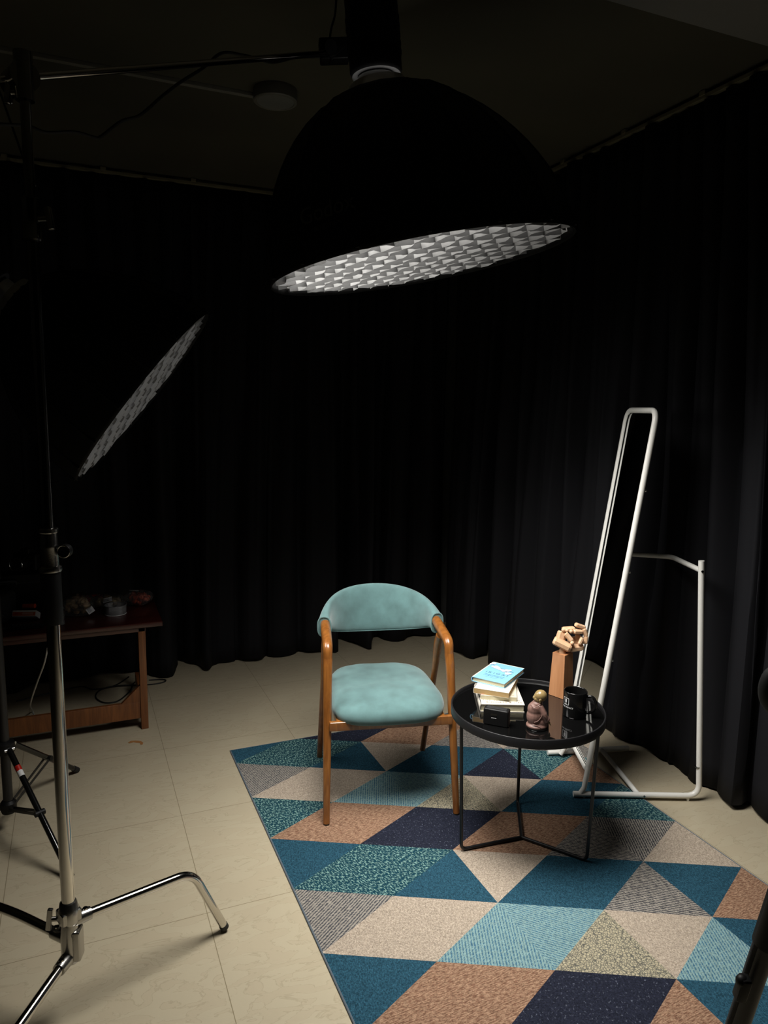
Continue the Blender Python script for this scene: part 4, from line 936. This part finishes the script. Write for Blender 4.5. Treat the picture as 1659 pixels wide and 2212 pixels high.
# mug
mg_ = thing('mug', 'glossy black mug with a white print and handle at the table edge', 'mug', (1.600, 1.998, TZ+.0005), 0)
bm = bmesh.new(); mr_ = .041; lathe(bm, [(0, 0), (mr_-.004, 0), (mr_-.001, .002), (mr_, .006), (mr_, .091), (mr_-.0008, .0935), (mr_-.002, .094), (mr_-.0035, .093), (mr_-.004, .09), (mr_-.0045, .008), (mr_-.01, .005), (0, .005)], 64); mb = link('mug_body', bm, M['blackgloss'], mg_, smooth=50)
hd_ = (LAT*.93-DEP*.37).normalized(); bm = bmesh.new()
tube(bm, catmull([hd_*(mr_-.002)+V((0, 0, .076)), hd_*(mr_+.018)+V((0, 0, .077)), hd_*(mr_+.030)+V((0, 0, .058)), hd_*(mr_+.026)+V((0, 0, .034)), hd_*(mr_+.010)+V((0, 0, .019)), hd_*(mr_-.002)+V((0, 0, .017))], 8), .0052, 14); link('handle', bm, M['blackgloss'], mg_)
vd = -(V((1.6, 1.998, 0)).normalized()); a_view = math.atan2(vd.y, vd.x)
def wrap(bmx, a0, z0):
    for v in bmx.verts:
        a = a0+v.co.x/mr_; v.co = V(((mr_+.0005)*math.cos(a), (mr_+.0005)*math.sin(a), z0+v.co.y))
    return bmx
tt = text_bm('FOR IMPACT', .0085, spacing=1.0)
bmesh.ops.triangulate(tt, faces=tt.faces); link('print_text', wrap(tt, a_view-.72, .040), M['whiteprint'], mb, smooth=0)
tt = bmesh.new()
for (x0, x1, y0, y1) in [(-.010, .010, .0115, .013), (-.010, .010, -.013, -.0115), (-.013, -.0115, -.010, .010), (.0115, .013, -.010, .010)]:
    for k in range(6):
        xa, xb = x0+(x1-x0)*k/6, x0+(x1-x0)*(k+1)/6; tt.faces.new([tt.verts.new((xa, y0, 0)), tt.verts.new((xb, y0, 0)), tt.verts.new((xb, y1, 0)), tt.verts.new((xa, y1, 0))])
for sx in (-1, 1):
    for sy2 in (-1, 1):
        for k in range(4):
            a1, a2 = PI/2*k/4, PI/2*(k+1)/4
            tt.faces.new([tt.verts.new((sx*(.010+r*math.cos(a)), sy2*(.010+r*math.sin(a)), 0)) for r, a in ((.0015, a1), (.003, a1), (.003, a2), (.0015, a2))])
vs = [tt.verts.new((.0034*math.cos(a)*1.0, .002+.0034*math.sin(a)+(.004 if math.sin(a) > 0 else -.004), 0)) for a in [2*PI*k/16 for k in range(16)]]; tt.faces.new(vs)
for (x0, x1, y0, y1) in [(-.0008, .0008, -.009, -.005), (-.004, .004, -.0098, -.0086)]: tt.faces.new([tt.verts.new((x0, y0, 0)), tt.verts.new((x1, y0, 0)), tt.verts.new((x1, y1, 0)), tt.verts.new((x0, y1, 0))])
link('microphone_emblem', wrap(tt, a_view-.86, .061), M['whiteprint'], mb, smooth=0)
# monk figurine
mk = thing('monk_figurine', 'small seated monk figurine in a brown robe before the wooden hand', 'figurine', (1.418, 1.964, TZ+.0005))
def MK(l, dd, z): return LAT*l+DEP*dd+V((0, 0, z))
bm = bmesh.new()
ball(bm, MK(-.002, 0, .010), .037, (1.02, .95, .34), 24, 14)
ball(bm, MK(-.010, 0, .040), .030, (.95, .95, 1.15)); ball(bm, MK(-.011, 0, .065), .027, (.92, .95, 1.0)); ball(bm, MK(-.004, 0, .084), .018, (1.1, 1.1, .8))
tube(bm, catmull([MK(.004, -.014, .082), MK(.013, -.022, .062), MK(.021, -.021, .044), MK(.027, -.016, .034)], 5), [.010]*6+[.011]*6+[.013]*4, 12)
tube(bm, catmull([MK(.004, .014, .082), MK(.015, .022, .060), MK(.028, .018, .038)], 5), .011, 12)
ball(bm, MK(.012, 0, .022), .026, (1, 1, .8))
bd = blob('robe', bm, M['robe'], mk, .0018, 5)
for k, (pts) in enumerate([[(-.030, -.018, .088), (-.020, -.024, .080), (-.006, -.026, .088), (.004, -.02, .094)], [(-.018, -.028, .03), (-.006, -.031, .036), (.006, -.030, .052), (.008, -.027, .066)], [(-.024, -.026, .022), (-.010, -.031, .020), (.004, -.034, .014)], [(.013, -.031, .060), (.018, -.033, .052), (.024, -.030, .047)], [(.015, -.032, .054), (.021, -.032, .046), (.027, -.028, .042)]]):
    bm = bmesh.new(); tube(bm, catmull([MK(*q) for q in pts], 6), .0014, 6); link('robe_fold', bm, M['robe'], bd)
bm = bmesh.new(); ball(bm, MK(.007, 0, .114), .0205, (1.05, 1, .98), 28, 20); ball(bm, MK(-.006, -.002, .1135), .0105, (1, 1.1, .95)); ball(bm, MK(-.013, -.002, .108), .0075); ball(bm, MK(-.011, -.008, .104), .0055); ball(bm, MK(-.004, -.004, .101), .011)
hdm = blob('head', bm, M['gold'], mk, .0014, 4)
bm = bmesh.new(); ball(bm, MK(.002, -.0205, .104), .006, (1, .45, 1.1)); ball(bm, MK(.001, -.021, .098), .0035, (1, .7, 1)); link('ear', bm, M['gold'], hdm)
bm = bmesh.new(); ball(bm, MK(.029, -.018, .032), .0065, (1, 1, 1)); 
for k in range(5): tube(bm, [MK(.030+.001*k, -.021+.0033*k, .030), MK(.036+.0012*k, -.021+.0035*k, .024-.001*k), MK(.041, -.020+.0033*k, .017-.0006*k)], [.0019, .0018, .0014], 8)
link('hand', bm, M['gold'], mk)
bm = bmesh.new(); lathe(bm, [(0, 0), (.036, 0), (.037, .002), (.036, .005), (0, .005)], 32, Matrix.Translation(MK(-.002, 0, 0))); link('base_disc', bm, M['blackgloss'], mk)
# wooden hand on a pedestal
pc = V((1.629, 2.192))*.5 + (V((1.65, 2.132))+V((.060, .021)))*.5
hs = thing('wooden_hand_sculpture', 'jointed pale wooden hand on a tapered brown pedestal at the table back', 'sculpture', (pc.x, pc.y, TZ+.0005), math.atan2(.021, .060))
bm = bmesh.new(); b0, b1_ = .033, .027; HZ = .168
lo_ = [bm.verts.new((sx*b0, sy2*b0, 0)) for sx, sy2 in ((-1, -1), (1, -1), (1, 1), (-1, 1))]; hi_ = [bm.verts.new((sx*b1_, sy2*b1_, HZ)) for sx, sy2 in ((-1, -1), (1, -1), (1, 1), (-1, 1))]
bm.faces.new(lo_[::-1]); bm.faces.new(hi_)
for i in range(4): bm.faces.new((lo_[i], lo_[(i+1) % 4], hi_[(i+1) % 4], hi_[i]))
bmesh.ops.bevel(bm, geom=bm.edges[:], offset=.0008, segments=2, affect='EDGES'); link('pedestal', bm, M['pedwood'], hs)
inv = Matrix.Rotation(-math.atan2(.021, .060), 4, 'Z') @ Matrix.Translation((-pc.x, -pc.y, -(TZ+.0005)))
DH = (V((pc.x, pc.y, .72))-CAM).dot(FWD)
def HP(u, v, dd=0): return inv @ at(u, v, DH+dd)
def chunk(bm, a, b, w0, w1, h0, h1, upv=V((0, 0, 1))):
    """faceted tapered wooden segment with chamfered long edges"""
    a, b = V(a), V(b); y = (b-a).normalized(); x = y.cross(upv).normalized(); z = x.cross(y); R2 = []
    for p, w_, h_ in ((a, w0*.8, h0*.8), (a.lerp(b, .1), w0, h0), (a.lerp(b, .9), w1, h1), (b, w1*.8, h1*.8)):
        c_ = .28; R2.append([bm.verts.new(p+x*w_*sx+z*h_*sz) for sx, sz in ((-.5, -.5+c_), (-.5, .5-c_), (-.5+c_, .5), (.5-c_, .5), (.5, .5-c_), (.5, -.5+c_), (.5-c_, -.5), (-.5+c_, -.5))])
    for A, B in zip(R2, R2[1:]):
        for i in range(8): bm.faces.new((A[i], A[(i+1) % 8], B[(i+1) % 8], B[i]))
    bm.faces.new(R2[0][::-1]); bm.faces.new(R2[-1])
bm = bmesh.new(); cyl(bm, (-.002, 0, HZ), (-.002, 0, HZ+.014), .0135, 20, .0115); link('wrist', bm, M['handwood'], hs, smooth=40)
iz, idp = inv.to_3x3() @ ZZ, inv.to_3x3() @ DEP
bm = bmesh.new(); chunk(bm, HP(1196, 1382, .002), HP(1233, 1401, -.014), .044, .040, .030, .030, iz); link('thumb_base', bm, M['handwood'], hs, smooth=12)
bm = bmesh.new(); chunk(bm, HP(1222, 1400, .004), HP(1258, 1397, .012), .046, .040, .030, .026, iz); chunk(bm, HP(1228, 1388, .022), HP(1259, 1383, .030), .024, .022, .040, .034, iz); link('palm', bm, M['handwood'], hs, smooth=12)
bm = bmesh.new(); chunk(bm, HP(1215, 1364, .008), HP(1209, 1386, .004), .034, .036, .020, .018, idp); ball(bm, HP(1217, 1361, -.002), .0075); link('finger', bm, M['handwood'], hs, smooth=20)
bm = bmesh.new(); chunk(bm, HP(1221, 1368, -.010), HP(1236, 1385, -.018), .019, .017, .017, .016, idp); ball(bm, HP(1225, 1362, -.008), .0075); ball(bm, HP(1236, 1389, -.022), .0078); chunk(bm, HP(1216, 1359, .004), HP(1240, 1357, .012), .03, .03, .014, .013, iz); link('finger', bm, M['handwood'], hs, smooth=20)
bm = bmesh.new(); ball(bm, HP(1234, 1364, -.012), .0080); chunk(bm, HP(1237, 1364, -.004), HP(1256, 1364, .008), .030, .028, .018, .016, iz); chunk(bm, HP(1248, 1370, .016), HP(1246, 1390, .018), .018, .018, .016, .016, idp); link('finger', bm, M['handwood'], hs, smooth=20)
bm = bmesh.new(); chunk(bm, HP(1261, 1358, .006), HP(1266, 1374, .008), .017, .017, .018, .018, idp); chunk(bm, HP(1266, 1374, .008), HP(1264, 1391, .004), .017, .016, .018, .016, idp); link('finger', bm, M['handwood'], hs, smooth=20)
bm = bmesh.new(); chunk(bm, HP(1243, 1349, .004), HP(1263, 1356, .012), .020, .020, .016, .016, iz); chunk(bm, HP(1258, 1378, -.008), HP(1251, 1392, -.012), .015, .014, .015, .013, idp); link('thumb', bm, M['handwood'], hs, smooth=20)
